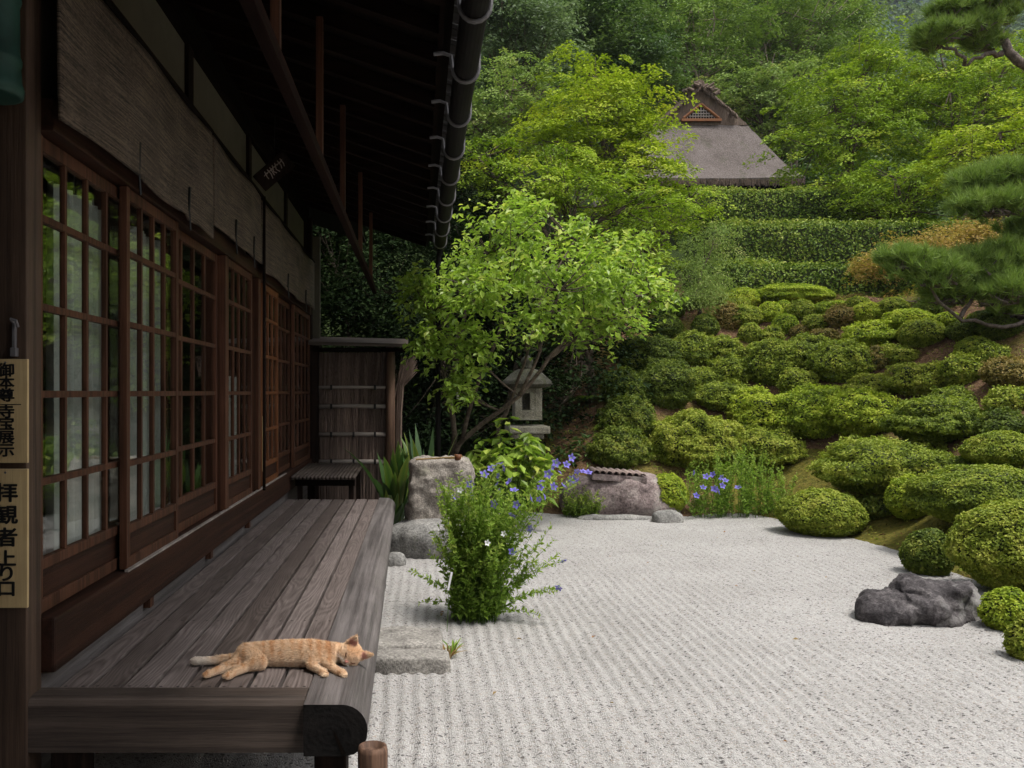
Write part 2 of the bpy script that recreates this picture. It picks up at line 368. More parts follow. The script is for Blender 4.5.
def thatchmat(name, cols):
    m, n, l, b = mat(name)
    v = coords(n, l); t = noise_n(n, l, coords(n, l, (26, 26, 5)), 1., 5, .7); t2 = noise_n(n, l, v, 1.6, 4, .6); t3 = noise_n(n, l, v, 70, 2, .6)
    h = math_n(n, l, 'ADD', math_n(n, l, 'MULTIPLY', t.outputs[0], .6), math_n(n, l, 'MULTIPLY', t3.outputs[0], .5))
    r = ramp(n, [(.3, cols[0]), (.56, cols[1]), (.8, cols[2])]); l.new(h, r.inputs[0])
    bl = ramp(n, [(.3, (.8, .78, .76)), (.7, (1.1, 1.1, 1.1))]); l.new(t2.outputs[0], bl.inputs[0])
    t4 = noise_n(n, l, coords(n, l, (2.2, 2.2, 1.1)), 1., 6, .7); mk = ramp(n, [(.54, (0, 0, 0)), (.68, (.75, .75, .75))]); l.new(t4.outputs[0], mk.inputs[0])
    col = mixc(n, l, 1., r.outputs[0], bl.outputs[0], 'MULTIPLY'); l.new(mixc(n, l, mk.outputs[0], col, (.085, .082, .05)), b.inputs['Base Color'])
    b.inputs['Roughness'].default_value = .95; bump(n, l, h, b, 1., .06); return m
M['thatch'] = thatchmat('grey_thatch', [(.055, .044, .041), (.165, .138, .13), (.285, .245, .235)])
M['ridgethatch'] = thatchmat('brown_thatch', [(.06, .042, .032), (.17, .12, .092), (.28, .21, .17)])

M['azalea'] = leafmat('azalea_leaves', [(0.0944, 0.1365, 0.0186), (0.1888, 0.2457, 0.0292), (0.2831, 0.3277, 0.0425), (0.3775, 0.3823, 0.0731)], .6, .25, .2)
M['azalea_dark'] = leafmat('azalea_dark_leaves', [(0.0552, 0.084, 0.0132), (0.1025, 0.1478, 0.0206), (0.1657, 0.2099, 0.0314), (0.2367, 0.2519, 0.0459)], .6, .25, .2)
M['azalea_fresh'] = leafmat('azalea_fresh_leaves', [(0.13, 0.1915, 0.0186), (0.2507, 0.3283, 0.0292), (0.3622, 0.4285, 0.0451), (0.4549, 0.474, 0.0665)], .6, .28, .2)
M['azalea_brown'] = leafmat('azalea_bronze_leaves', [(0.0994, 0.0924, 0.023), (0.1988, 0.165, 0.0437), (0.284, 0.2178, 0.069), (0.3692, 0.2508, 0.1092)], .6, .22, .2)
M['twig'] = plain('shrub_twigs', (.034, .045, .012), .9, 0, .5, 30, .5)
M['hedge'] = leafmat('hedge_leaves', [(0.051, 0.0958, 0.0132), (0.119, 0.1915, 0.0238), (0.2212, 0.2958, 0.0422), (0.4082, 0.4351, 0.1122)], .5, .22, .22)
M['maple_yellow'] = leafmat('maple_yellow_green_leaves', [(0.0552, 0.0889, 0.0066), (0.1877, 0.263, 0.0168), (0.3478, 0.4288, 0.0323), (0.4171, 0.4083, 0.055)], .6, .26, .15)
M['maple_green'] = leafmat('maple_green_leaves', [(0.0496, 0.0819, 0.0074), (0.156, 0.2402, 0.0194), (0.2892, 0.3905, 0.036), (0.3824, 0.4016, 0.0515)], .6, .25, .15)
M['maple_pale'] = leafmat('maple_pale_leaves', [(0.0509, 0.085, 0.0185), (0.157, 0.2324, 0.0539), (0.2677, 0.3571, 0.097), (0.3441, 0.3253, 0.132)], .6, .25, .15)
M['maple_red'] = leafmat('maple_orange_leaves', [(.12, .14, .03), (.3, .24, .05), (.4, .27, .1), (.4, .22, .15)], .6, .3, .15)
M['broad_dark'] = leafmat('evergreen_leaves', [(0.0309, 0.064, 0.016), (0.0617, 0.1153, 0.0296), (0.105, 0.1665, 0.0456), (0.1482, 0.205, 0.0627)], .5, .25, .2)
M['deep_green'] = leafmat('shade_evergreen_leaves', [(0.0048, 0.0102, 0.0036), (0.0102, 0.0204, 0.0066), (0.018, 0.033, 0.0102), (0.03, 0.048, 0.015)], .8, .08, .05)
M['forest'] = leafmat('forest_leaves', [(0.0302, 0.0539, 0.0105), (0.0964, 0.1573, 0.0292), (0.1745, 0.2592, 0.0498), (0.2266, 0.2778, 0.0658)], .6, .25, .15)
M['bluegreen'] = leafmat('bluish_evergreen_leaves', [(0.0585, 0.0915, 0.0432), (0.104, 0.1525, 0.072), (0.156, 0.2196, 0.108), (0.234, 0.2867, 0.168)], .5, .28, .25)
M['fresh'] = leafmat('bright_young_leaves', [(0.1204, 0.1971, 0.0242), (0.2141, 0.3265, 0.0387), (0.3345, 0.4558, 0.0726), (0.4951, 0.5298, 0.121)], .42, .42, .4, 1.1)
M['pine'] = leafmat('pine_needles', [(0.081, 0.1334, 0.0286), (0.1485, 0.2317, 0.0455), (0.216, 0.3089, 0.065), (0.27, 0.351, 0.0975)], .6, .2, .2)
M['herb'] = leafmat('herb_leaves', [(0.0955, 0.1752, 0.0242), (0.1775, 0.2856, 0.0396), (0.2594, 0.3764, 0.0605), (0.3822, 0.4283, 0.099)], .5, .4, .25)
M['strap'] = leafmat('strap_leaves', [(.025, .065, .016), (.05, .11, .022), (.1, .17, .03), (.2, .21, .05)], .35, .25, .5)
M['petal'] = leafmat('violet_petals', [(.13, .12, .5), (.2, .17, .62), (.27, .23, .7)], .6, .3, .2, 1.0)
M['whitepetal'] = leafmat('white_petals', [(.75, .75, .78), (.85, .85, .86)], .6, .3, .2, .8)
M['drygrass'] = leafmat('dry_leaves', [(.25, .17, .07), (.36, .26, .12), (.3, .13, .05)], .7, .2, .2, .9)
M['litter'] = leafmat('dead_leaves', [(.05, .025, .013), (.12, .065, .03), (.2, .115, .055), (.16, .13, .035)], .8, .1, .1, .9)

# ------------------------------------------------------------------ terrain
TOE = np.array([(-60, 15), (-3, 13.4), (-1, 12.6), (.6, 11.9), (1.2, 11.0), (1.7, 10.6), (3.0, 10.35), (3.6, 10.7), (4.0, 10.75), (4.25, 10.0), (4.4, 8.9),
                (4.45, 8.1), (4.28, 6.7), (3.55, 5.05), (3.2, 3.4), (3.6, -5), (6, -60), (-60, -60)], float)
def toe_dist(x, y):
    """signed distance to the foot of the slope: negative on the flat garden"""
    x = np.asarray(x, float); y = np.asarray(y, float)
    best = np.full(x.shape, 1e9); ins = np.zeros(x.shape, bool)
    n = len(TOE)
    for i in range(n):
        (x0, y0), (x1, y1) = TOE[i], TOE[(i + 1) % n]
        dx, dy = x1 - x0, y1 - y0
        t = np.clip(((x - x0) * dx + (y - y0) * dy) / (dx * dx + dy * dy), 0, 1)
        best = np.minimum(best, (x - x0 - t * dx) ** 2 + (y - y0 - t * dy) ** 2)
        c = ((y0 > y) != (y1 > y)); 
        with np.errstate(divide='ignore', invalid='ignore'):
            ins ^= c & (x < (x1 - x0) * (y - y0) / (y1 - y0 if y1 != y0 else 1e-9) + x0)
    d = np.sqrt(best); return np.where(ins, -d, d)
PD = [-.3, 0, .25, .6, 1.1, 5.2, 6.0, 6.5, 8.0, 8.8, 10, 12, 18, 24, 40, 60, 75, 200]
PZ = [-.05, -.005, .06, .22, .55, 3.3, 3.42, 3.6, 4.3, 4.65, 5.0, 5.3, 5.6, 8, 15, 21, 23.5, 26]
def terrain(x, y):
    x = np.asarray(x, float); y = np.asarray(y, float)
    d = toe_dist(x, y)
    de = np.where(d < 4.6, d, 4.6 + np.minimum(d - 4.6, np.maximum(0, y - 15.2)))
    z = np.interp(de, PD, PZ)
    z = z + np.clip(de, 0, 1.5) / 1.5 * (fbm(x * .8, y * .8, 1) * .22 + fbm(x * 3, y * 3, 5, 3) * .05) + np.clip(de - 24, 0, 10) / 10 * fbm(x * .12, y * .12, 9) * 3
    return z
def tz(x, y): return float(terrain(np.array([x]), np.array([y]))[0])
_YS = np.arange(3, 60, .02)
def ground_hit(px, py):
    X = (px - CX) * _YS / F; Z = EYE - (py - CY) * _YS / F
    T = np.maximum(terrain(X, _YS), 0)
    k = np.argmax(Z <= T); Y = _YS[k]
    return Vector((float(X[k]), float(Y), float(T[k])))

ax = np.concatenate([np.arange(-62, -5, 3), np.arange(-5, 14, .13), np.arange(14, 30, .5), np.arange(30, 141, 5)])
ay = np.concatenate([np.arange(-60, 3.5, 3), np.arange(3.5, 22, .13), np.arange(22, 60, .8), np.arange(60, 141, 5)])
gx, gy = np.meshgrid(ax, ay); gz = terrain(gx, gy)
def grid_faces(nx, ny):
    i = np.arange(nx - 1)[None, :] + nx * np.arange(ny - 1)[:, None]
    return np.stack([i, i + 1, i + nx + 1, i + nx], -1).reshape(-1, 4)
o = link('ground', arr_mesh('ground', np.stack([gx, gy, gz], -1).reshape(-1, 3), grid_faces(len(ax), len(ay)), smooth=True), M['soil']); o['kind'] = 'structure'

# far wooded mountain
hx = np.linspace(-120, 420, 140); hy = np.linspace(150, 420, 70)
mx_, my_ = np.meshgrid(hx, hy)
mz = 20 + np.interp(my_, [150, 330, 420], [0, 175, 190]) + fbm(mx_ / 60, my_ / 60, 4) * 26
lump = np.abs(np.sin(mx_ * .55 + 3 * fbm(mx_ / 9, my_ / 9, 2)) * np.sin(my_ * .5 + 3 * fbm(mx_ / 8, my_ / 8, 6)))
mz = mz + lump * 5
m, n, l, b = mat('haze_tinted_forest'); v = coords(n, l)
t = noise_n(n, l, v, .22, 6, .65); r = ramp(n, [(.3, (.018, .045, .035)), (.55, (.05, .095, .075)), (.75, (.1, .15, .10))]); l.new(t.outputs[0], r.inputs[0])  # bluish tones paint the haze of distance into the forest colour
l.new(r.outputs[0], b.inputs['Base Color']); b.inputs['Roughness'].default_value = 1; bump(n, l, t.outputs[0], b, 1., 3.)
o = link('hills', arr_mesh('hills', np.stack([mx_, my_, mz], -1).reshape(-1, 3), grid_faces(140, 70), smooth=True), m); o['kind'] = 'structure'

def mtn(x, y):
    return 20 + np.interp(y, [150, 330, 420], [0, 175, 190]) + fbm(x / 60, y / 60, 4) * 26
# raked gravel, ridges in the mesh
ROCK = (3.17, 5.85)
ax = np.concatenate([np.arange(-2.2, -.25, .06), np.arange(-.25, 4.75, .0117)]); ay = np.concatenate([np.arange(-3, 2.6, .2), np.arange(2.6, 11.3, .03)])
gx, gy = np.meshgrid(ax, ay)
wob = fbm(gx * 1.3, gy * .8, 3) * .03 + fbm(gx * 5, gy * 4, 13, 2) * .005
rd = np.sqrt(((gx - ROCK[0]) / .62) ** 2 + ((gy - ROCK[1]) / .42) ** 2)
w = np.clip((1.95 - rd) / .3, 0, 1); ramp_y = np.clip((9.6 - gy) / 4.2, .15, 1)
ph = np.where(w > .5, rd * .52, gx + wob)
amp = .0058 * (1 - .5 * np.exp(-((w - .5) / .12) ** 2)) * (.62 + .38 * np.clip(fbm(gx * .9, gy * .6, 12) * 3 + .5, 0, 1)) * ramp_y
gz = amp * np.sin(2 * np.pi * ph / .072) + fbm(gx * 18, gy * 18, 21, 3) * .0045 + fbm(gx * .7, gy * .7, 22, 2) * .012 + .01
o = link('gravel', arr_mesh('gravel', np.stack([gx, gy, gz], -1).reshape(-1, 3), grid_faces(len(ax), len(ay)), smooth=True), M['gravel']); o['kind'] = 'structure'

# ------------------------------------------------------------------ the house
XW = -1.33
house = empty('temple_house', (XW, 3, 0), 'long dark timber house with glazed lattice doors and deep tiled eaves', 'house')
HO = Vector((XW, 3, 0))
def H(name, mb, m, parent=None, smooth=False):
    return mb.build(name, m, parent or house, smooth)
def hb(): return MB(HO)

H('corner_post', hb().box(-1.475, XW, 2.99, 3.11, -.05, 3.75, .006), M['post_z'])
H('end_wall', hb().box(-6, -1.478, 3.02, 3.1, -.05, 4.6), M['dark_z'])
H('unseen_wall', hb().box(-6, 1.9, -3.6, -3.5, -.05, 3.5), M['dark_z'])  # unseen wing behind the camera, added to close off light
H('unseen_wall', hb().box(-3.1, -3.0, -3.498, 3.018, -.05, 4.2), M['dark_z'])
H('unseen_roof', hb().box(.35, 2.4, -4.0, -.6, 3.3, 3.4), M['dark_y'])  # roof of the unseen wing, added to dim the near deck
for y in (5.26, 7.12, 9.1, 10.72):
    H('wall_post', hb().box(-1.46, -1.355, y - .06, y + .06, 2.52, 3.6, .004), M['dark_z'])
H('pillar', hb().box(-1.42, -1.29, 5.9, 6.0, .7, 2.42, .006), M['brown_z'])
H('pillar', hb().box(-1.42, -1.285, 7.1, 7.2, .7, 2.42, .006), M['brown_z'])
H('pillar', hb().box(-1.45, -1.285, 10.62, 10.74, .0, 3.6, .006), M['dark_z'])
H('plaster_wall', hb().box(-1.46, -1.38, 3.12, 10.7, 2.5, 3.58), M['plaster'])
H('plaster_wall', hb().box(-1.44, -1.2, 10.76, 10.82, .2, 3.4), M['plaster'])
H('lintel', hb().box(-1.47, -1.288, 3.112, 10.62, 2.425, 2.54, .006), M['brown_y'])
H('top_beam', hb().box(-1.48, -1.34, 3.0, 10.8, 3.56, 3.76, .01), M['dark_y'])
H('sill_beam', hb().box(-1.5, -1.285, 3.112, 10.7, .505, .70, .01), M['brown_y'])
H('sill_rail', hb().box(-1.30, -1.283, 3.9, 8.6, .701, .711), M['bamboo'])
H('base_board', hb().box(-1.37, -1.335, 3.12, 10.7, -.05, .50), M['beam_y'])
for y in (4.3, 5.55, 6.8): H('strut', hb().box(-1.333, -1.30, y - .03, y + .03, .452, .503), M['brown_z'])
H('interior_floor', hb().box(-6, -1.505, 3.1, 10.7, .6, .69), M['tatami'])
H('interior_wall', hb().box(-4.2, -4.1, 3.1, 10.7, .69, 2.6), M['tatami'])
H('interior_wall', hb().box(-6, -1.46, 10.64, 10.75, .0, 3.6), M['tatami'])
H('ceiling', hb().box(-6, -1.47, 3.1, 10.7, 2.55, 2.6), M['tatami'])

# eaves: rafters, boards, tiled slab
zr = lambda x: 3.235 - .35 * (x - .1)
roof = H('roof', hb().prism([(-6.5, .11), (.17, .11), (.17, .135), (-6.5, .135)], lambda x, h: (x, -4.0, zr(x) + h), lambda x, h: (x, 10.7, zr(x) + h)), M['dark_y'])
H('roof', hb().prism([(-6.5, .11), (-.75, .11), (-.75, .135), (-6.5, .135)], lambda x, h: (x, 10.702, zr(x) + h), lambda x, h: (x, 12.6, zr(x) + h)), M['dark_y'])  # roof length added past the eave end to darken the area behind the fence
tl = hb()
for k in range(74):
    y = -3.9 + k * .2
    prof = [(a, .05 * math.sin(t), .075 * math.cos(t)) for a in (0,) for t in np.linspace(0, math.pi, 7)]
    tl.prism([(-6.5, .136), (.27, .136), (.27, .165), (-6.5, .165)], lambda x, h, y=y: (x, y - .095, zr(x) + h), lambda x, h, y=y: (x, y + .095, zr(x) + h))
    tl.tube([(.275, y, zr(.275) + .17), (-6.5, y, zr(-6.5) + .17)], .055, 8)
H('roof_tiles', tl, M['rooftile'], roof)
for k in range(40):
    y = -3.81 + k * .37
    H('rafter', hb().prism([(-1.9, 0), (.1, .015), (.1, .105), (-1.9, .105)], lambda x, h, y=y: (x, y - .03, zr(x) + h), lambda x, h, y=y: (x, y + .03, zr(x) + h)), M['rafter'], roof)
H('fascia', hb().prism([(.101, .03), (.125, .03), (.125, .108), (.101, .108)], lambda x, h: (x, -4, zr(x) + h), lambda x, h: (x, 10.6, zr(x) + h)), M['rafter'], roof)
H('purlin', hb().box(-.54, -.492, -3.8, 10.5, 2.675, 2.735, .006), M['purlin'])
for y in (-2.5, -1, .3, 1.7, 3.2, 4.63, 6.05, 7.9, 9.67):
    H('hanger', hb().box(-.535, -.5, y - .02, y + .02, 2.742, zr(-.51) + .02), M['brown_z'])
# gutter on hooks
gut = hb()
gp = [(.245 + .062 * math.cos(t), 3.165 - .062 * abs(math.sin(t))) for t in np.linspace(math.pi, 2 * math.pi, 11)]
gp += [(.245 + .057 * math.cos(t), 3.168 - .057 * abs(math.sin(t))) for t in np.linspace(2 * math.pi, math.pi, 11)]
gut.prism(gp, lambda x, z: (x, -4, z + .015), lambda x, z: (x, 10.0, z - .015))
gutter = H('gutter', gut, M['copper'])
k = 0
while True:
    y = 1.55 + .742 * k; k += 1
    if y > 10: break
    pts = [(.08, y, 3.235), (.13, y, 3.24), (.17, y, 3.225), (.178, y, 3.16)]
    pts += [(.245 + .068 * math.cos(t), y, 3.16 - .072 * abs(math.sin(t))) for t in np.linspace(math.pi, 2 * math.pi, 9)[1:]]
    pts += [(.313, y, 3.3)]
    H('gutter_hook', hb().tube(pts, .0105, 6), M['iron'], gutter)
H('downpipe', hb().tube([(.245, 9.85, 3.09), (.225, 9.85, 2.95), (.225, 9.85, .1)], .03, 10), M['copper'], gutter)
H('latch', hb().box(-1.372, -1.362, 2.972, 2.99, 1.63, 1.74, .002).tube([(-1.367, 2.97, 1.735), (-1.367, 2.955, 1.745), (-1.35, 2.955, 1.74), (-1.35, 2.97, 1.72)], .005, 6).box(-1.376, -1.356, 2.965, 2.99, 1.62, 1.65, .003), M['iron'])

# sliding doors: lattice frame > pane, kick board
def make_door(cols, y0, y1, x, m='brown_z', label=None, open_=False):
    L = y1 - y0
    o = Vector((0, 0, 0)); f = MB()
    st = .045
    f.box(-.034, 0, 0, st, 0, 1.715, .003).box(-.034, 0, L - st, L, 0, 1.715, .003)
    f.box(-.032, -.002, st, L - st, 1.66, 1.712, .003).box(-.032, -.002, st, L - st, 0, .05, .003).box(-.031, -.001, st, L - st, .155, .195, .003)
    for z in (.47, .786, 1.10, 1.42): f.box(-.03, -.003, st, L - st, z - .013, z + .013, .002)
    for k in range(1, cols):
        y = st + (L - 2 * st) * k / cols
        f.box(-.028, -.006, y - .011, y + .011, .195, 1.66, .002)
    d = f.build('sliding_door', M[m], house, loc=(x - HO.x, y0 - HO.y, .706))
    if label: d['label'] = label
    MB().box(-.0195, -.0165, st - .003, L - st + .003, .19, 1.665).build('pane', M['glass'], d)
    MB().box(-.022, -.012, st - .003, L - st + .003, .045, .16).build('kick_board', M['brown_y'], d)
    return d
make_door(4, 3.112, 4.09, -1.345); make_door(4, 3.93, 4.78, -1.30); make_door(4, 4.72, 5.9, -1.345); make_door(4, 6.0, 6.9, -1.30)
make_door(3, 7.42, 8.2, -1.30, 'orange_z', 'door with newer orange cedar stiles'); make_door(4, 8.14, 9.3, -1.345); make_door(4, 9.24, 10.6, -1.30)
H('paper_screen', hb().box(-1.36, -1.35, 7.22, 7.5, .72, 2.4), M['curtain'])

# veranda -------------------------------------------------------------
ver = empty('veranda', (-.8, 5.8, .0), 'weathered grey plank veranda running along the front of the house', 'veranda')
VO = Vector((-.8, 5.8, 0)); vb = lambda: MB(VO)
fl = vb()
for k in range(8):
    x = -1.283 + k * .1128
    dz = random.uniform(-.002, .002)
    fl.box(x + .0075, x + .1128 - .0075, 3.118, 8.62 + random.uniform(-.01, .01), .415 + dz, .45 + dz, .003)
# keep object coordinates = world so that every board has its own figure
def vbuild(mb, name, m, smooth=False): return mb.build(name, M[m], ver, smooth)
d = vbuild(fl, 'floorboards', 'deck')
fb = vb(); prof = [(3.0, .27), (3.112, .27), (3.112, .455), (3.03, .455), (3.008, .447), (3.0, .43)]
fb.prism(prof, lambda y, z: (-1.385, y, z), lambda y, z: (-.386, y, z)); vbuild(fb, 'front_beam', 'beam_x')
def edge_prof(xr):
    p = [(-.382, .285), (-.382, .457), (xr - .085, .457)]
    p += [(xr - .085 + .085 * math.sin(t), .372 + .085 * math.cos(t)) for t in np.linspace(.2, math.pi / 2, 7)]
    return p + [(xr - .003, .345), (xr - .018, .312), (xr - .045, .292), (xr - .08, .285)]
eb = vb(); a = edge_prof(-.168); bq = edge_prof(-.222)
va = [eb.bm.verts.new(Vector((x, 2.935, z)) - VO) for x, z in a]; vb2 = [eb.bm.verts.new(Vector((x, 8.68, z)) - VO) for x, z in bq]
for k in range(len(a)): eb.bm.faces.new((va[k], va[(k + 1) % len(a)], vb2[(k + 1) % len(a)], vb2[k]))
vbuild(eb, 'edge_beam', 'beam_y')
ep = vb(); e1 = [(x * .999 - .0005, 2.934, z) for x, z in a]; ep.poly(e1); vbuild(ep, 'end_grain', 'endgrain')
ep = vb(); ep.poly([(x, 8.681, z) for x, z in bq]); vbuild(ep, 'end_grain', 'endgrain')
ck = vb(); ck.poly([(-.285, 2.9325, .372), (-.278, 2.9325, .37), (-.24, 2.9325, .295), (-.254, 2.9325, .292)]); vbuild(ck, 'split', 'dark_y')
for x, y in ((-.3, 3.06), (-.3, 4.9), (-.3, 6.7), (-.3, 8.5), (-1.2, 3.06)):
    vbuild(vb().box(x - .055, x + .055, y - .055, y + .055, -.05, .27, .006), 'leg', 'dark_z')
for y in (4.0, 5.8, 7.6): vbuild(vb().box(-1.3, -.38, y - .04, y + .04, .31, .412), 'joist', 'dark_y')

# round post by the veranda corner
o = MB((-.147, 2.86, 0)).lathe([(.047, -.03), (.049, .335), (.046, .35), (.036, .352), (.034, .335)], 20, (-.147, 2.86, 0)).build('wooden_post', M['log'], None, True, (-.147, 2.86, 0))
tag(o, 'short round wooden post with a dark weathered top at the corner of the veranda', 'post')

# bench past the veranda
be = empty('slatted_bench', (-.95, 9.4, 0), 'low dark bench with a ribbed slat top at the far end of the veranda', 'bench'); BO = Vector((-.95, 9.4, 0))
s = MB(BO)
for k in range(17):
    x = -1.255 + k * .038; s.tube([(x, 8.8, .64), (x, 10.2, .66)], .021, 8)
s.build('slat_top', M['beam_x'], be, True)
for x in (-1.2, -.68):
    for y in (8.95, 10.05): MB(BO).box(x - .025, x + .025, y - .025, y + .025, -.04, .63).build('leg', M['dark_z'], be)
MB(BO).box(-1.24, -.64, 8.9, 8.94, .55, .61).build('apron', M['dark_y'], be)

# brushwood sleeve fence
fe = empty('brushwood_fence', (-.8, 10.7, 0), 'short brushwood screen fence with bamboo rails under a little plank roof', 'fence'); FO = Vector((-.8, 10.7, 0)); fbd = lambda: MB(FO)
fbd().tube([(-.335, 10.66, -.05), (-.335, 10.66, 2.06)], .058, 12).build('post', M['log'], fe, True)
fbd().box(-1.285, -1.2, 10.62, 10.72, -.05, 2.06, .005).build('post', M['dark_z'], fe)
tw = fbd()
for k in range(800):
    x = rng.uniform(-1.2, -.39); h = rng.uniform(1.6, 2.02); r0 = rng.uniform(.003, .0065); y = 10.72 + rng.uniform(-.025, .03)
    z0 = rng.uniform(-.04, .1); j = rng.normal(0, .05)
    tw.tube([(x, y, z0), (x + j * .5, y, h * .55), (x + j * 2, y + rng.normal(0, .01), h)], [r0, r0, r0 * .5], 4, False)
for k in range(140):
    a = rng.uniform(0, 1); x = -.29 + a * .02; y = 10.76 + rng.uniform(-.05, .05); f_ = rng.uniform(.3, 1)
    tw.tube([(x + .06 * f_, y, .0), (x + .07 * f_, y, 1.25), (x + .1 * f_, y, 1.55 + .05 * a), (x + .27 * f_, y + rng.normal(0, .03), rng.uniform(1.72, 1.95))], [.007, .007, .006, .003], 4, False)
tw.build('brushwood', M['brush'], fe)
fbd().box(-1.21, -.38, 10.755, 10.785, -.03, 1.98).build('backing', M['brush'], fe)
for z, r0 in ((1.555, .02), (1.325, .026), (.985, .026), (.655, .026)):
    fbd().tube([(-1.215, 10.675, z), (-.8, 10.672, z + .004), (-.36, 10.675, z)], r0, 10).build('bamboo_rail', M['bamboo'], fe, True)
    for x in (-1.05, -.78, -.52)[::2 if z > 1 else 1]: fbd().box(x - .012, x + .012, 10.643, 10.69, z - .031, z + .031).build('cord_tie', M['ink'], fe)
rf = fbd(); rf.prism([(10.42, 2.03), (10.95, 2.12), (10.95, 2.16), (10.42, 2.07)], lambda y, z: (-1.3, y, z + .03), lambda y, z: (-.12, y, z))
rp = rf.build('plank_roof', M['beam_x'], fe)
fbd().box(-1.28, -.14, 10.6, 10.68, 1.985, 2.035).build('roof_beam', M['dark_y'], fe)

# reed blinds -----------------------------------------------------------
def blind(y0, y1, z0, z1, label, steps=()):
    ny = 40; ys = np.linspace(y0, y1, ny); zs = np.linspace(z1, 0, 14)
    t = (ys - y0) / (y1 - y0)
    zb = z0 + .012 * np.sin(t * 9) + .02 * vnoise(ys * 3, ys * 0, 4)
    for (ta, tb, dz) in steps: zb = zb + np.where((t > ta) & (t < tb), dz, 0)
    V = []
    for k in range(14):
        f_ = k / 13; V.append(np.stack([-1.245 + .01 * np.sin(ys * 5 + f_ * 2) + .02 * f_, ys, z1 * (1 - f_) + zb * f_], -1))
    V = np.array(V)[::-1].reshape(-1, 3); o0 = np.array([-1.25, (y0 + y1) / 2, z1])
    me = arr_mesh('reed_blind', V - o0, grid_faces(ny, 14), smooth=True)
    o = link('reed_blind', me, M['blind'], None, tuple(o0)); md = o.modifiers.new('thick', 'SOLIDIFY'); md.thickness = .012
    tag(o, label, 'blind', 'reed blinds above the doors')
    MB(o0).tube([(-1.24, y0 - .01, z1), (-1.24, y1 + .01, z1)], .014, 8).build('batten', M['dark_y'], o)
    for f_ in (.36, .74):
        y = y0 + (y1 - y0) * f_
        MB(o0).tube([(-1.224, y, z0 + .03), (-1.222, y + .01, z0 + .16)], .008, 5).tube([(-1.222, y, z0 + .05), (-1.218, y + .012, z0 - .07)], .005, 4).build('tie_cord', M['ink'], o)
    return o
blind(3.05, 5.28, 2.435, 3.065, 'reed blind beside the corner post, large and stepped at its bottom edge', ((.72, 1.1, -.03),))
blind(5.30, 7.0, 2.50, 3.06, 'middle reed blind, between the post with the narrow notice and the biggest blind')
blind(7.04, 10.5, 2.455, 3.05, 'long reed blind above the far doors, ending near the brushwood fence')
o = MB((-1.24, 6.98, 0)).tube([(-1.22, 6.98, .72), (-1.22, 6.98, 3.05)], .012, 8).build('blind_pole', M['dark_z'], None, True, (-1.24, 6.98, 0))
tag(o, 'thin dark upright pole in front of the blinds and the lattice doors', 'pole')

# curtains behind the glass
def curtain(y0, y1, z0, z1, label):
    ys = np.linspace(y0, y1, 70); zs = np.linspace(z0, z1, 8)
    Y, Z = np.meshgrid(ys, zs); X = -1.46 + .034 * np.sin(Y * 62 + .6 * np.sin(Y * 23)) * (1 - .3 * (Z - z0) / (z1 - z0)) + .015 * np.sin(Y * 17)
    me = arr_mesh('curtain', np.stack([X + 1.45, Y - y0, Z - z0], -1).reshape(-1, 3), grid_faces(70, 8), smooth=True)
    o = link('curtain', me, M['curtain'], None, (-1.45, y0, z0)); tag(o, label, 'curtain', 'pale curtains behind the lattice doors')
curtain(3.5, 4.07, .72, 2.34, 'pale cotton curtain hanging inside the first lattice door by the corner post')
curtain(4.36, 4.98, .72, 2.34, 'pale curtain hanging inside the second lattice door from the corner post')
curtain(6.62, 7.1, .72, 1.62, 'short pale curtain in the lower panes of the lattice door before the narrow notice')

# signs ------------------------------------------------------------------
def text_mesh(s, size, bold=.018):
    c = bpy.data.curves.new('lettering', 'FONT'); c.body = s; c.size = size; c.extrude = .0008; c.offset = 0
    c.align_x = 'CENTER'; c.align_y = 'CENTER'
    o = bpy.data.objects.new('tmp', c); C.objects.link(o); bpy.context.view_layer.update()
    me = bpy.data.meshes.new_from_object(o.evaluated_get(bpy.context.evaluated_depsgraph_get()))
    bpy.data.objects.remove(o); bpy.data.curves.remove(c); return me
def sign(px1, py0, py1, chars, label, cx, size, y0f, y1f, bar=None):
    Y = 2.975; x1 = (px1 - CX) * Y / F; x0 = x1 - .148
    z1 = EYE - (py0 - CY) * Y / F; z0 = EYE - (py1 - CY) * Y / F
    o = MB((x0, Y, z0)).box(x0, x1, Y, Y + .014, z0, z1, .002).build('notice_board', M['sign'], None, False, (x0, Y, z0))
    tag(o, label, 'sign', 'notice boards on the corner post')
    bm = bmesh.new()
    for k, ch in enumerate(chars):
        p = at(cx, y0f[k], Y)
        
        for q_ in range(8):
            dx, dy, dz = .03 * math.cos(q_ * .785), .026 * math.sin(q_ * .785), q_ * .00012     # a broad brush: strokes laid side by side
            me = text_mesh(ch, size * (.86 if ch in 'り口上' else 1)); me.transform(Matrix.Translation((p.x - x0 + dx * size, -.0012 - dz, p.z - z0 + dy * size)) @ Matrix.Rotation(R(90), 4, 'X') @ Matrix.Diagonal((1.2, 1, 1, 1))); bm.from_mesh(me); bpy.data.meshes.remove(me)
    if bar:
        p = at(cx, bar, Y); bmesh.ops.create_cube(bm, size=1, matrix=Matrix.Translation((p.x - x0, -.001, p.z - z0)) @ Matrix.Diagonal((.1, .001, .003, 1)))
    me = bpy.data.meshes.new('lettering'); bm.to_mesh(me); bm.free(); link('lettering', me, M['ink'], o)
    MB((x0, Y, z0)).tube([(x0 + .074, Y - .002, z1 - .012), (x0 + .074, Y + .004, z1 - .012)], .004, 8).build('nail', M['iron'], o)
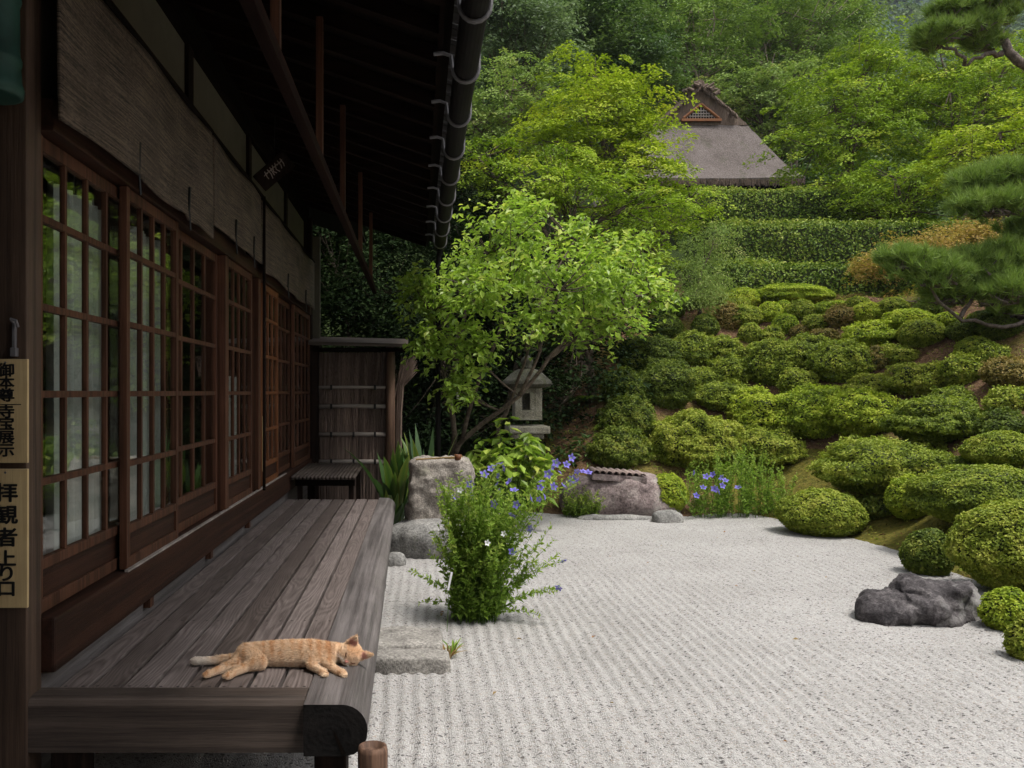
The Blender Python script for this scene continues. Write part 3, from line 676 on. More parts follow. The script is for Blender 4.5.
sign(27.3, 359, 463, '御本尊寺宝展示', 'pale notice board with seven black brush characters, the upper on the corner post', 6.5, .048, (371, 383.5, 396, 412.5, 424.5, 438, 451), 0, 404.5)
sign(27.3, 469, 608, '拝観者上り口', 'pale notice board with six bigger black characters, the lower on the corner post', 6.5, .067, (494, 516, 538.5, 559.5, 574.5, 589.5), 0)
# narrow notice by the orange door
o = MB((-1.27, 7.25, 0)).box(-1.275, -1.262, 7.2, 7.27, .85, 1.3, .001).build('narrow_notice', M['sign'], None, False, (-1.27, 7.25, 0))
tag(o, 'narrow pale upright notice strip beside the orange cedar door', 'sign')
s = MB((-1.27, 7.25, 0))
for k in range(13):
    z = .885 + k * .031
    s.box(-1.2615, -1.2605, 7.215 + rng.uniform(0, .015), 7.245 + rng.uniform(0, .015), z, z + rng.uniform(.004, .014)).box(-1.2615, -1.2605, 7.228, 7.235, z - .004, z + .016)
s.build('brush_marks', M['ink'], o)
# tilted plaque under the eaves
pl = at(274, 171, 6.9); rot = Matrix.Rotation(R(-43), 4, 'Y')
o = MB(pl).box(pl.x - .155, pl.x + .155, pl.y - .02, pl.y + .02, pl.z - .075, pl.z + .075, .006, rot).build('wooden_plaque', M['dark_z'], None, False, pl)
o.rotation_euler = (R(18), 0, R(14)); tag(o, 'dark wooden plaque with worn pale carving hung aslant under the eaves', 'plaque')
s = MB((0, 0, 0))
for k in range(7):
    x = -.07 + k * .026; s.tube([rot @ Vector((x, -.021, -.035 + rng.uniform(0, .02))), rot @ Vector((x + rng.uniform(-.015, .015), -.022, 0)), rot @ Vector((x + .01, -.021, .045))], .004, 5)
    s.tube([rot @ Vector((x - .015, -.021, .02)), rot @ Vector((x + .018, -.021, .028))], .0035, 5)
s.build('carving', M['bamboo'], o)
# the plaque hangs from a cord
H('plaque_cord', hb().tube([(pl.x, pl.y, pl.z + .05), (pl.x, pl.y + .05, zr(pl.x) + .02)], .004, 5), M['ink'])
# bronze lantern
bl = Vector((-1.39, 2.86, 2.46)); o = MB(bl).lathe([(.085, 0), (.1, .004), (.103, .03), (.096, .05), (.092, .1), (.096, .112), (.096, .125), (.09, .14), (.088, .3), (.095, .32), (.08, .38), (.03, .42), (.012, .46)], 32, bl).build('bronze_bell', M['verdigris'], None, True, bl)
tag(o, 'green verdigris bronze bell hanging in front of the corner post', 'bell')
MB(bl).tube([bl + Vector((0, 0, .45)), bl + Vector((0, .05, 1.0))], .006, 6).build('hanging_chain', M['iron'], o)

# ------------------------------------------------------------------ leaves
def leaf_cloud(P, N, T, L, W, fold=.18, rnd=None):
    """one folded two-triangle leaf per point; returns verts, tris, rnd"""
    k = len(P); N = unit(N); T = unit(T - N * np.sum(T * N, 1, keepdims=True)); B = np.cross(N, T)
    L = np.broadcast_to(np.asarray(L, float), (k,))[:, None]; W = np.broadcast_to(np.asarray(W, float), (k,))[:, None]
    a = P - T * L * .5; c = P + T * L * .5 - N * L * .08; up = N * W * fold
    V = np.stack([a, P - B * W * .5 + up, c, P + B * W * .5 + up], 1).reshape(-1, 3)
    i = np.arange(k)[:, None] * 4
    Fc = np.concatenate([i + [0, 2, 1], i + [0, 3, 2]], 1).reshape(-1, 3)
    if rnd is None: rnd = rng.random(k)
    return V, Fc, np.repeat(rnd, 4)
def cat_clouds(cl):
    V, Fc, A = [], [], []; off = 0
    for v, f, a in cl: V.append(v); Fc.append(f + off); A.append(a); off += len(v)
    return np.concatenate(V), np.concatenate(Fc), np.concatenate(A)
def rand_dirs(k): return unit(rng.normal(size=(k, 3)))

# ------------------------------------------------------------------ clipped and loose azaleas
def n3(D, s, seed):
    return (fbm(D[:, 0] * s + 3, D[:, 1] * s, seed, 3) + fbm(D[:, 1] * s + 7, D[:, 2] * s * 1.1, seed + 5, 3) + fbm(D[:, 2] * s * 1.1 + 11, D[:, 0] * s, seed + 9, 3)) * .75
def bush_mesh(r, rd, h, rough, leaf, seed, loose):
    """dome of half-width r, depth rd and height h, drawn in at its foot; origin at the foot"""
    zc = .42 * h
    def surf(D):
        lump = n3(D, 2.4, seed); lump2 = n3(D, 5.5, seed + 3)
        k = 1 + rough * lump + rough * .75 * lump2
        z = D[:, 2]; cut = 1 - .3 * np.clip(-z, 0, 1)
        return np.stack([D[:, 0] * k * cut * r, D[:, 1] * k * cut * rd, zc + np.where(z > 0, z * (h - zc) * k, z * zc * 1.05)], 1)
    area = 2 * math.pi * (((r * rd) ** 1.6 + (r * h * .6) ** 1.6 + (rd * h * .6) ** 1.6) / 3) ** (1 / 1.6) * 1.25
    n = int(min(44000, area * 3.0 / (leaf * leaf * .52 * .5)))
    D = rand_dirs(int(n * 1.35)); D = D[D[:, 2] > -.8][:n]
    P = surf(D); Nn = unit(D * [1 / r, 1 / rd, 1 / (h * .6)])
    depth = rng.random(len(P)) ** 2.2
    P = P - Nn * (depth * (.06 + .16 * loose) * min(r, h))[:, None] + Nn * (np.abs(rng.normal(0, 1, len(P))) * (.005 + .018 * loose))[:, None]
    N = unit(Nn * .7 + [0, 0, .55] + rng.normal(0, .42 + .12 * loose, P.shape)); T = unit(rng.normal(size=P.shape) + Nn * .5)
    sz = leaf * rng.uniform(.7, 1.3, len(P))
    clump = n3(D, 5, seed + 8) * .9 + .5
    rnd = np.clip(.5 * clump + .5 * rng.random(len(P)) + rng.normal(0, .13), 0, 1)
    V, Fc, A = leaf_cloud(P, N, T, sz, sz * .56, .2, rnd)
    ico = bmesh.new(); bmesh.ops.create_icosphere(ico, subdivisions=4, radius=1)
    D2 = np.array([v.co[:] for v in ico.verts]); F2 = np.array([[v.index for v in f.verts] for f in ico.faces]); ico.free()
    S2 = (surf(unit(D2)) - [0, 0, zc]) * (.92 - .12 * loose) + [0, 0, zc]
    mi = np.concatenate([np.zeros(len(Fc), int), np.ones(len(F2), int)])
    return arr_mesh('azalea_bush', np.concatenate([V, S2]), np.concatenate([Fc, F2 + len(V)]), np.concatenate([A, np.full(len(S2), .1)]), mi=mi)
_bn = [0]
def bush(px, top, base, hw, style, label, m='azalea', Y=None, deep=1.0):
    """px centre, top row, foot row, half width in pixels; stands where the sight line meets the slope"""
    p = ground_hit(px, base) if Y is None else Vector(((px - CX) * Y / F, Y, 0))
    r = hw * p.y / F
    c = Vector((p.x * (1 + .55 * r / p.y), p.y + .55 * r * deep, 0)); c.z = tz(c.x, c.y)
    r = hw * c.y / F
    ztop = EYE - (top - CY) * c.y / F
    zb = min(c.z, tz(c.x, c.y - r * .6)) - .03
    h = max(ztop - zb, .6 * r)
    _bn[0] += 1; lo = style == 'loose'
    me = bush_mesh(r * (1.06 if lo else 1.0), r * deep * (1.06 if lo else 1.0), h, .25 if lo else .09, (.036 if lo else .031) * (.8 + .02 * c.y), _bn[0] * 3 % 90, .55 if lo else .05)
    o = link('azalea_bush', me, [M[m], M['twig']]); o.location = (c.x, c.y, zb)
    tag(o, label, 'bush', 'clipped azaleas on the slope' if style == 'clip' else 'loose azaleas on the slope')
    return o
BUSHES = [
 # top rows below the hedges
 (787, 286, 304, 42, 'clip', 'long flat-topped clipped azalea right under the lowest hedge', 'azalea_fresh'),
 (742, 288, 308, 17, 'clip', 'round clipped azalea touching the left end of the long flat-topped one', 'azalea_fresh'),
 (716, 287, 304, 11, 'clip', 'small brownish clipped azalea, second from the left in the highest row', 'azalea'),
 (695, 290, 308, 13, 'clip', 'dull green clipped azalea at the left end of the highest row', 'azalea_dark'),
 (736, 297, 311, 14, 'clip', 'small flattish azalea wedged in front of the leftmost round one beside the long azalea', 'azalea'),
 (742, 305, 329, 20, 'clip', 'broad clipped azalea with a bare brown lower left side, under the highest row', 'azalea'),
 (770, 302, 323, 13, 'clip', 'round azalea below the middle of the long flat-topped one, left of two touching domes', 'azalea_fresh'),
 (784, 300, 313, 7, 'clip', 'tiny azalea peeping between two round domes below the long flat-topped one', 'azalea_fresh'),
 (801, 300, 321, 15, 'clip', 'domed clipped azalea in the middle below the long flat-topped one', 'azalea'),
 (824, 302, 316, 10, 'clip', 'brightest small green azalea at the right end below the long flat-topped one', 'azalea_fresh'),
 (838, 301, 310, 11, 'clip', 'thin yellowish azalea just behind the brightest small green one', 'azalea_fresh'),
 (867, 303, 324, 16, 'clip', 'neat round azalea standing free under the right part of the lowest hedge', 'azalea_fresh'),
 (785, 314, 335, 13, 'clip', 'neat little dome in the third row, alone on a patch of bare soil', 'azalea_fresh'),
 (750, 322, 344, 11, 'clip', 'upright small azalea beside the bare soil path up the slope', 'azalea'),
 (800, 325, 338, 10, 'clip', 'small yellowish azalea low in front of the third row', 'azalea_brown'),
 (817, 315, 331, 11, 'loose', 'shaggy small azalea under the brightest green one', 'azalea'),
 (841, 307, 328, 14, 'loose', 'shaggy yellow-brown azalea left of the neat free-standing round one', 'azalea_brown'),
 (772, 328, 342, 11, 'loose', 'low ragged azalea right of the upright small one', 'azalea'),
 (824, 329, 344, 13, 'loose', 'low dull azalea in front of the shaggy yellow-brown one', 'azalea_brown'),
 (665, 314, 338, 17, 'clip', 'dark glossy round azalea close to the tip of the bright tree', 'azalea_dark'),
 (705, 314, 338, 13, 'clip', 'dark tidy dome with bare soil at both sides, below the highest row', 'azalea_dark'),
 (668, 296, 320, 17, 'clip', 'shaded azalea half hidden behind the branch tips of the bright tree', 'azalea_dark'),
 (728, 305, 330, 12, 'loose', 'bronze leggy azalea between the dark tidy dome and the broad one', 'azalea_brown'),
 # right upper
 (908, 309, 332, 25, 'clip', 'wide domed azalea under the tip of the lower pine pad', 'azalea_fresh'),
 (921, 318, 352, 22, 'clip', 'tall rounded azalea right in front of the wide domed one', 'azalea'),
 (948, 312, 327, 12, 'clip', 'small round azalea between the stems under the pine', 'azalea_fresh'),
 (965, 320, 344, 17, 'clip', 'dark green round azalea to the right of the stems under the pine', 'azalea_dark'),
 (1001, 317, 342, 19, 'clip', 'dark brownish-green dome at the right edge, under the pine branch', 'azalea_dark'),
 (975, 336, 368, 18, 'clip', 'rounded azalea in front of the dark green one under the pine', 'azalea'),
 (871, 323, 349, 25, 'loose', 'loose pale azalea below the neat free-standing round one', 'azalea_fresh'),
 (896, 345, 366, 18, 'loose', 'loose dark azalea at the foot of the tall rounded one', 'azalea'),
 (842, 342, 386, 24, 'loose', 'tall loose yellow-green azalea in the middle of the slope', 'azalea'),
 (875, 348, 372, 12, 'loose', 'small greyish azalea right of the tall loose yellow-green one', 'azalea_brown'),
 (920, 363, 400, 26, 'loose', 'big loose azalea in the middle right of the slope, under the tall rounded one', 'azalea'),
 (962, 354, 388, 17, 'loose', 'ragged azalea left of the mossy bare strip on the right', 'azalea'),
 (1011, 358, 392, 21, 'loose', 'brownish azalea at the right edge beyond the mossy bare strip', 'azalea_brown'),
 (870, 375, 400, 24, 'loose', 'low rounded azalea on dark bare soil, in the middle of the slope', 'azalea'),
 (1010, 386, 417, 20, 'loose', 'rough azalea at the right edge above the long clipped mounds', 'azalea'),
 (1003, 411, 443, 22, 'loose', 'sparse azalea over the topmost clipped mound at the right edge', 'azalea_dark'),
 (952, 388, 412, 18, 'loose', 'low mossy-green azalea just above the big grey-green one', 'azalea'),
 (858, 297, 311, 12, 'clip', 'little azalea at the foot of the lowest hedge, behind the neat free-standing round one', 'azalea'),
 (893, 298, 318, 15, 'clip', 'roundish azalea at the foot of the lowest hedge, left behind the wide domed one', 'azalea'),
 (927, 301, 318, 15, 'clip', 'azalea behind the wide domed one, under the tip of the pine', 'azalea_dark'),
 (985, 310, 330, 16, 'clip', 'low azalea behind the dark green ones under the pine', 'azalea_dark'),
 (757, 342, 360, 11, 'clip', 'small rounded azalea in the middle of the soil path up the slope', 'azalea'),
 (700, 368, 390, 15, 'loose', 'low azalea tucked between the dense olive and the rounded loose ones', 'azalea'),
 (990, 345, 372, 15, 'loose', 'ragged azalea above the mossy bare strip at the right', 'azalea'),
 (745, 425, 452, 18, 'loose', 'small loose azalea right of the large loose round one', 'azalea'),
 # left and middle loose masses
 (648, 335, 374, 31, 'loose', 'spreading azalea under the branch tips of the bright tree', 'azalea_dark'),
 (690, 334, 366, 19, 'loose', 'loose azalea under the dark tidy dome', 'azalea'),
 (722, 336, 362, 18, 'loose', 'loose azalea left of the bare soil path up the slope', 'azalea'),
 (665, 364, 408, 27, 'loose', 'dense olive azalea in the left middle of the slope', 'azalea_dark'),
 (622, 370, 408, 20, 'loose', 'dim sparse azalea at the left end of the slope, near the dark trunk', 'azalea_dark'),
 (728, 357, 386, 20, 'loose', 'rounded loose azalea in the middle of the slope, left of the soil path', 'azalea'),
 (720, 380, 412, 30, 'loose', 'wide olive azalea over the bare brown bank', 'azalea'),
 (772, 340, 388, 24, 'loose', 'big greyish-green azalea right of the soil path', 'azalea'),
 (806, 336, 374, 25, 'loose', 'broad loose azalea below the small yellowish one', 'azalea'),
 (797, 370, 398, 17, 'loose', 'low azalea on the bare soil in the centre of the slope', 'azalea'),
 (694, 410, 472, 42, 'loose', 'large loose round azalea behind the small clipped ball by the rock', 'azalea'),
 (752, 390, 425, 22, 'loose', 'yellow-green azalea right of the bare brown bank', 'azalea_fresh'),
 (768, 428, 472, 30, 'loose', 'low wide azalea behind the right group of violet flowers', 'azalea'),
 (628, 398, 440, 24, 'loose', 'thin dark azalea on the brown bank above the tile-topped rock', 'azalea_dark'),
 (618, 430, 470, 28, 'loose', 'straggly shaded azalea right behind the tile-topped rock', 'azalea_dark'),
 (778, 393, 442, 30, 'loose', 'left of three merging yellow-green azaleas above the mushroom-shaped one', 'azalea_fresh'),
 (818, 386, 446, 36, 'loose', 'middle and tallest of three merging yellow-green azaleas above the mushroom-shaped one', 'azalea_fresh'),
 (862, 391, 440, 30, 'loose', 'right of three merging yellow-green azaleas above the mushroom-shaped one', 'azalea_fresh'),
 (938, 399, 456, 46, 'loose', 'big grey-green azalea at the middle right, above the mushroom-shaped one', 'azalea'),
 (887, 436, 508, 60, 'loose', 'big mushroom-shaped azalea with a bare dark foot near the gravel', 'azalea'),
 # clipped mounds at the right
 (1003, 432, 476, 36, 'clip', 'topmost of the smooth clipped mounds at the right edge', 'azalea'),
 (962, 457, 478, 13, 'clip', 'small clipped azalea at the left tip of the topmost smooth mound', 'azalea'),
 (910, 476, 524, 22, 'clip', 'round clipped azalea at the left end of the long smooth mound', 'azalea_fresh'),
 (982, 467, 540, 76, 'clip', 'long smooth clipped mound in the middle of the right edge', 'azalea'),
 (1012, 500, 596, 64, 'clip', 'biggest clipped azalea dome, behind the dark rock at the right edge', 'azalea'),
 (929, 528, 577, 24, 'clip', 'dark round azalea directly behind the dark rock', 'azalea_dark'),
 (822, 489, 538, 41, 'clip', 'low clipped azalea creeping over the far edge of the gravel', 'azalea'),
 (876, 497, 520, 16, 'loose', 'small low azalea under the mushroom-shaped one', 'azalea_dark'),
 (1010, 590, 634, 26, 'clip', 'small bright azalea at the right edge, in front of the biggest dome', 'azalea_fresh'),
 (1030, 616, 664, 20, 'clip', 'lowest azalea, cut off by the right edge of the gravel', 'azalea'),
 (668, 473, 514, 19, 'clip', 'small dense ball-shaped azalea beside the tile-topped rock', 'azalea_fresh'),
]
for a_ in BUSHES:
    bush(a_[0], a_[1], a_[2], a_[3], a_[4], a_[5], a_[6], deep=.8 if a_[3] > 58 and a_[4] == 'clip' else 1.0)

# ------------------------------------------------------------------ hedges
def hedge(x0, x1, y, zt, depth, label, bend=None, name_pts=None):
    """clipped hedge along x at y; its foot follows the slope"""
    pts = name_pts or [(x0, y), (x1, y)]
    Pv, Nv = [], []; core = MB()
    for (ax_, ay_), (bx, by) in zip(pts, pts[1:]):
        L = math.hypot(bx - ax_, by - ay_); u = np.array([(bx - ax_) / L, (by - ay_) / L]); w = np.array([u[1], -u[0]])
        zb = min(tz(ax_, ay_), tz(bx, by), tz((ax_ + bx) / 2, (ay_ + by) / 2)) - .3; h = zt - zb
        n = int(L * (h * 2 + depth) * 950)
        s = rng.random(n) * L; q = rng.random(n); face = rng.random(n); ff = h / (2 * h + depth)
        off = np.where(face < ff, depth / 2, np.where(face < 2 * ff, -depth / 2, (q - .5) * depth)); zz = np.where(face < 2 * ff, zb + q * h, zt)
        N = np.stack([np.where(face < ff, w[0], np.where(face < 2 * ff, -w[0], 0)), np.where(face < ff, w[1], np.where(face < 2 * ff, -w[1], 0)), np.where(face < 2 * ff, 0, 1)], 1)
        px = ax_ + u[0] * s + w[0] * off; py = ay_ + u[1] * s + w[1] * off
        rd = np.clip(zz - (zt - .12), 0, 1) * .5
        px -= N[:, 0] * rd; py -= N[:, 1] * rd
        j = fbm(s * 1.7 + zz * .9, zz * 2.2, 31, 3) * .12 + np.abs(rng.normal(0, .035, n)) - rng.random(n) ** 2 * .06
        Pv.append(np.stack([px, py, zz], 1) + N * j[:, None]); Nv.append(N)
        a = math.atan2(u[1], u[0]); c = ((ax_ + bx) / 2, (ay_ + by) / 2)
        core.box(c[0] - L / 2, c[0] + L / 2, c[1] - depth / 2 + .07, c[1] + depth / 2 - .07, zb, zt - .08, 0, Matrix.Rotation(a, 4, 'Z'))
    P = np.concatenate(Pv); N0 = np.concatenate(Nv); o0 = np.array([pts[0][0], pts[0][1], tz(*pts[0])])
    N = unit(N0 + rng.normal(0, .5, P.shape) + [0, 0, .3]); T = unit(rng.normal(size=P.shape) + [0, 0, .4]); sz = rng.uniform(.045, .08, len(P))
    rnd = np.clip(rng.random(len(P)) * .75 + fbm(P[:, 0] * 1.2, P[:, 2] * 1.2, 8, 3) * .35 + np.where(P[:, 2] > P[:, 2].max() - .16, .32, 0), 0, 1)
    V, Fc, A = leaf_cloud(P - o0, N, T, sz, sz * .6, .2, rnd)
    o = link('clipped_hedge', arr_mesh('clipped_hedge', V, Fc, A), M['hedge'], None, tuple(o0)); tag(o, label, 'hedge', 'clipped hedges below the hut')
    me = bpy.data.meshes.new('branches'); bmesh.ops.translate(core.bm, verts=core.bm.verts[:], vec=Vector(-o0)); core.bm.to_mesh(me); core.bm.free(); link('branches', me, M['twig'], o)
    return o
hedge(5.0, 9.0, 16.0, at(0, 267, 16).z, .7, 'lowest and shortest clipped hedge, right above the rows of round azaleas', name_pts=[(4.9, 16.0), (9.0, 16.0), (11.8, 15.6)])
hedge(5.4, 10.4, 17.7, at(0, 226, 17.7).z, .8, 'middle clipped hedge with a flat top, between two others below the hut', name_pts=[(5.5, 17.7), (10.2, 17.7), (13.5, 17.9)])
hedge(5.6, 9.2, 19.6, at(0, 193, 19.6).z, .9, 'highest clipped hedge, standing under the eaves of the thatched hut', name_pts=[(5.6, 19.6), (10.4, 19.6)])

# ------------------------------------------------------------------ trees
def bez(a, b, sag, k=6):
    a = Vector(a); b = Vector(b); m = (a + b) / 2 + Vector(sag)
    return [a * (1 - t) ** 2 + m * 2 * t * (1 - t) + b * t * t for t in [i / (k - 1) for i in range(k)]]
def sprays(blobs, per_m2, spray_r, nl, leaf, flat=.25, droop=.35, up=1.0, wl=.5, jitter=.5):
    """leaf sprays spread through ellipsoids (c, rx, ry, rz); returns clouds and spray centres"""
    clouds = []; cents = []
    for c, rx, ry, rz in blobs:
        c = np.array(c); area = 4 * math.pi * ((rx * ry) ** 1.6 / 3 + (rx * rz) ** 1.6 / 3 + (ry * rz) ** 1.6 / 3) ** (1 / 1.6)
        k0 = max(6, int(area * per_m2)); per = 4; nc = max(7, k0 // per); k = nc * per
        # leafy pads spaced over the crown, each of a few sprays, with gaps between
        i_ = np.arange(nc) + .5; ph = np.arccos(1 - 1.75 * i_ / nc); th = math.pi * (1 + 5 ** .5) * i_ + rng.random() * 6
        Dc = unit(np.stack([np.cos(th) * np.sin(ph), np.sin(th) * np.sin(ph), np.cos(ph)], 1) + rng.normal(0, .16, (nc, 3)))
        q = (1 - rng.random(nc) ** 2 * .5) * (1 + .2 * n3(Dc, 2.3, int(abs(c[0] * 13)) % 50))
        Sc = c + Dc * q[:, None] * [rx, ry, rz]; D = np.repeat(Dc, per, 0); tone = np.repeat(rng.random(nc), per)
        S = np.repeat(Sc, per, 0) + rng.normal(0, 1, (k, 3)) * [spray_r * .95, spray_r * .95, spray_r * .22]; S[:, 2] -= .25 * np.hypot(*(S - np.repeat(Sc, per, 0))[:, :2].T) ** 1.0
        cents.append(S)
        n = k * nl; base = np.repeat(S, nl, 0); Dr = np.repeat(D, nl, 0)
        rr = spray_r * np.repeat(rng.uniform(.6, 1.35, k), nl) * np.sqrt(rng.random(n)); th = rng.random(n) * 2 * math.pi
        # the spray's own plane: near level, leaning outward
        nz = unit(np.repeat(unit(D * [droop, droop, .1] + [0, 0, up] + rng.normal(0, .15, D.shape)), nl, 0))
        e1 = unit(np.cross(nz, np.broadcast_to([.3, 1, 0.1], nz.shape))); e2 = np.cross(nz, e1)
        P = base + e1 * (rr * np.cos(th))[:, None] + e2 * (rr * np.sin(th))[:, None] + nz * (rng.normal(0, flat * spray_r, n) - .35 * rr * rr / spray_r)[:, None]
        N = unit(nz + rng.normal(0, jitter, P.shape)); T = unit(e1 * np.cos(th)[:, None] + e2 * np.sin(th)[:, None] + rng.normal(0, .5, P.shape) - nz * .3)
        sz = leaf * rng.uniform(.65, 1.3, n)
        rnd = np.clip(np.repeat(tone * .5 + rng.random(k) * .25, nl) + rng.random(n) * .35 - .05, 0, 1)
        clouds.append(leaf_cloud(P, N, T, sz, sz * wl, .18, rnd))
    return clouds, np.concatenate(cents)
def tree(name, label, cat, base, blobs, m, bark='bark', per_m2=3.2, spray_r=.5, nl=60, leaf=.09, trunk_r=.12, group=None, flat=.22, droop=.4, wl=.5, up=1.0, jitter=.32, twigs=60, stems=1, lean=(0, 0)):
    base = Vector(base); o = empty(name, base, label, cat, group)
    cl, cents = sprays(blobs, per_m2, spray_r, nl, leaf, flat, droop, up, wl, jitter)
    V, Fc, A = cat_clouds(cl)
    link('crown', arr_mesh('crown', V - np.array(base), Fc, A), M[m], o)
    tb = MB(base); top = max(c[2] for c, *_ in blobs); cx = np.mean([b[0] for b in blobs], 0)
    forks = []
    for s_ in range(stems):
        off = Vector((rng.normal(0, .12), rng.normal(0, .12), 0)) if stems > 1 else Vector()
        f = Vector((base.x + (cx[0] - base.x) * .6 + lean[0] + off.x * 5, base.y + (cx[1] - base.y) * .6 + lean[1] + off.y * 5, base.z + (top - base.z) * .55))
        P = bez(base + off * .4 + Vector((0, 0, -.15)), f, (rng.normal(0, .12), rng.normal(0, .1), 0), 7)
        tb.tube(P, [trunk_r / stems ** .5 * (1.15 - .8 * i / 6) for i in range(7)], 9); forks.append((f, P))
    for (c, rx, ry, rz) in blobs:
        f, P = forks[rng.integers(len(forks))]; st = P[rng.integers(3, 7)]
        end = Vector(c) + Vector((0, 0, .1 * rz)); q = bez(st, end, (rng.normal(0, .15) * rx, rng.normal(0, .15) * ry, .15 * rz), 6)
        tb.tube(q, [trunk_r * (.5 - .07 * i) / stems ** .3 for i in range(6)], 7)
        near = cents[np.sum(((cents - np.array(c)) / [rx, ry, rz]) ** 2, 1) < 1.5]
        for t in near[rng.permutation(len(near))[:max(5, twigs // len(blobs))]]:
            s0 = q[rng.integers(2, 6)]; w_ = bez(s0, t, (0, 0, -.08 * rx), 4)
            tb.tube(w_, [trunk_r * .15, trunk_r * .11, trunk_r * .08, trunk_r * .04], 5)
    tb.build('trunk', M[bark], o, True)
    return o
def pb(px, py, Y, rx, ry, depth=None):
    """crown lobe seen at a pixel, its size in pixels at distance Y"""
    c = at(px, py, Y); return ((c.x, c.y, c.z), rx * Y / F, (depth if depth else rx * Y / F * .8), ry * Y / F)
def foot(px, Y):
    x = (px - CX) * Y / F; return (x, Y, tz(x, Y))

MP = 'maples round the thatched hut'; BT = 'trees on the hill behind the hut'
tree('maple_tree', 'big yellow-green maple left of the thatched hut', 'tree', foot(600, 18.5), [pb(585, 115, 18, 62, 42), pb(625, 105, 18.4, 44, 40), pb(555, 145, 17.6, 46, 34), pb(620, 160, 17.4, 48, 30), pb(650, 140, 17.6, 26, 36), pb(590, 75, 18.6, 40, 26), pb(640, 175, 17.4, 40, 22)],
     'maple_yellow', per_m2=8.82, spray_r=0.2604, nl=46, leaf=.085, group=MP, flat=.12, jitter=.26)
tree('maple_tree', 'low maple with level sprays just above the bright front tree', 'tree', foot(560, 14.8), [pb(520, 185, 14.6, 58, 26), pb(580, 190, 14.8, 52, 24), pb(478, 160, 14.4, 36, 28), pb(640, 205, 15, 46, 26), pb(560, 165, 15.2, 40, 20)],
     'maple_green', per_m2=10.5, spray_r=0.2232, nl=46, leaf=.075, group=MP, flat=.12, jitter=.26)
tree('maple_tree', 'dull reddish-green maple beside the roof eaves', 'tree', foot(505, 20), [pb(505, 95, 20, 46, 40), pb(520, 130, 19.6, 44, 34), pb(475, 130, 19.6, 34, 36), pb(545, 90, 20.4, 34, 30)],
     'maple_pale', per_m2=8.4, spray_r=0.2604, nl=43, leaf=.085, group=MP, flat=.12, jitter=.26)
tree('evergreen_tree', 'bluish-green glossy evergreen at the top, next to the roof eaves', 'tree', foot(525, 25), [pb(515, 15, 25, 52, 40), pb(545, 40, 24.6, 36, 26), pb(480, 25, 25, 40, 40)],
     'bluegreen', per_m2=6.08, spray_r=0.325, nl=50, leaf=.13, group=BT, flat=.4)
tree('evergreen_tree', 'dark green evergreen of rounded clumps behind the yellow-green maple', 'tree', foot(610, 28), [pb(585, 18, 27, 46, 36), pb(625, 30, 26.8, 40, 30), pb(650, 62, 26.4, 34, 30), pb(610, 60, 26.4, 40, 28), pb(600, -20, 28, 50, 30)],
     'broad_dark', per_m2=6.84, spray_r=0.3575, nl=54, leaf=.13, group=BT, flat=.45)
tree('forest_tree', 'tall thin-trunked tree rising behind the thatched ridge', 'tree', foot(690, 33), [pb(672, 40, 33, 40, 38), pb(715, 22, 33.5, 46, 34), pb(700, 70, 32.6, 44, 26), pb(660, 85, 32.6, 26, 34)],
     'forest', per_m2=3.8, spray_r=0.403, nl=50, leaf=.14, trunk_r=.2, group=BT, twigs=90, bark='palebark', lean=(0, -.9), stems=2)
tree('forest_tree', 'open-branched tree behind the hut with its bare limbs showing', 'tree', foot(790, 36), [pb(770, 20, 36, 48, 36), pb(815, 25, 36, 46, 34), pb(800, 62, 35.4, 50, 24), pb(745, 55, 35.6, 34, 30)],
     'forest', per_m2=3.23, spray_r=0.403, nl=50, leaf=.145, trunk_r=.24, group=BT, twigs=110, stems=3, bark='palebark', lean=(0, -.9))
tree('forest_tree', 'pale soft-leaved tree just right of the thatched ridge', 'tree', foot(765, 29.5), [pb(760, 100, 29.5, 40, 26), pb(790, 85, 29.6, 34, 28), pb(735, 85, 30, 28, 22), pb(800, 125, 29, 32, 26), pb(775, 140, 29, 26, 18)],
     'maple_pale', per_m2=6.3, spray_r=0.341, nl=50, leaf=.12, trunk_r=.16, group=BT, stems=3, flat=.12, jitter=.26)
tree('maple_tree', 'large green maple covering the right end of the thatched roof', 'tree', foot(845, 20.5), [pb(835, 100, 20.6, 52, 36), pb(880, 80, 21, 56, 34), pb(815, 150, 20, 34, 30), pb(860, 140, 20, 50, 34), pb(830, 190, 19.6, 34, 24), pb(905, 120, 20.4, 42, 36), pb(870, 50, 21.4, 34, 22)],
     'maple_green', per_m2=8.4, spray_r=0.279, nl=46, leaf=.085, group=MP, twigs=80, flat=.12, jitter=.26)
tree('maple_tree', 'dark green maple under the upper pine bough', 'tree', foot(960, 19.5), [pb(950, 95, 20, 46, 34), pb(990, 80, 20.4, 48, 34), pb(925, 150, 19.6, 36, 30), pb(1010, 120, 19.6, 36, 34), pb(940, 55, 21, 40, 24), pb(1020, 60, 21, 34, 30)],
     'maple_green', per_m2=8.4, spray_r=0.279, nl=46, leaf=.085, group=MP, flat=.12, jitter=.26)
tree('maple_tree', 'yellow-green maple at the right edge above the lower pine', 'tree', foot(1000, 16.2), [pb(1000, 135, 16.2, 52, 24), pb(965, 150, 16, 34, 18), pb(1030, 160, 16, 34, 26), pb(985, 165, 15.8, 36, 14)],
     'maple_yellow', per_m2=10.92, spray_r=0.2232, nl=46, leaf=.075, group=MP, flat=.12, jitter=.26)
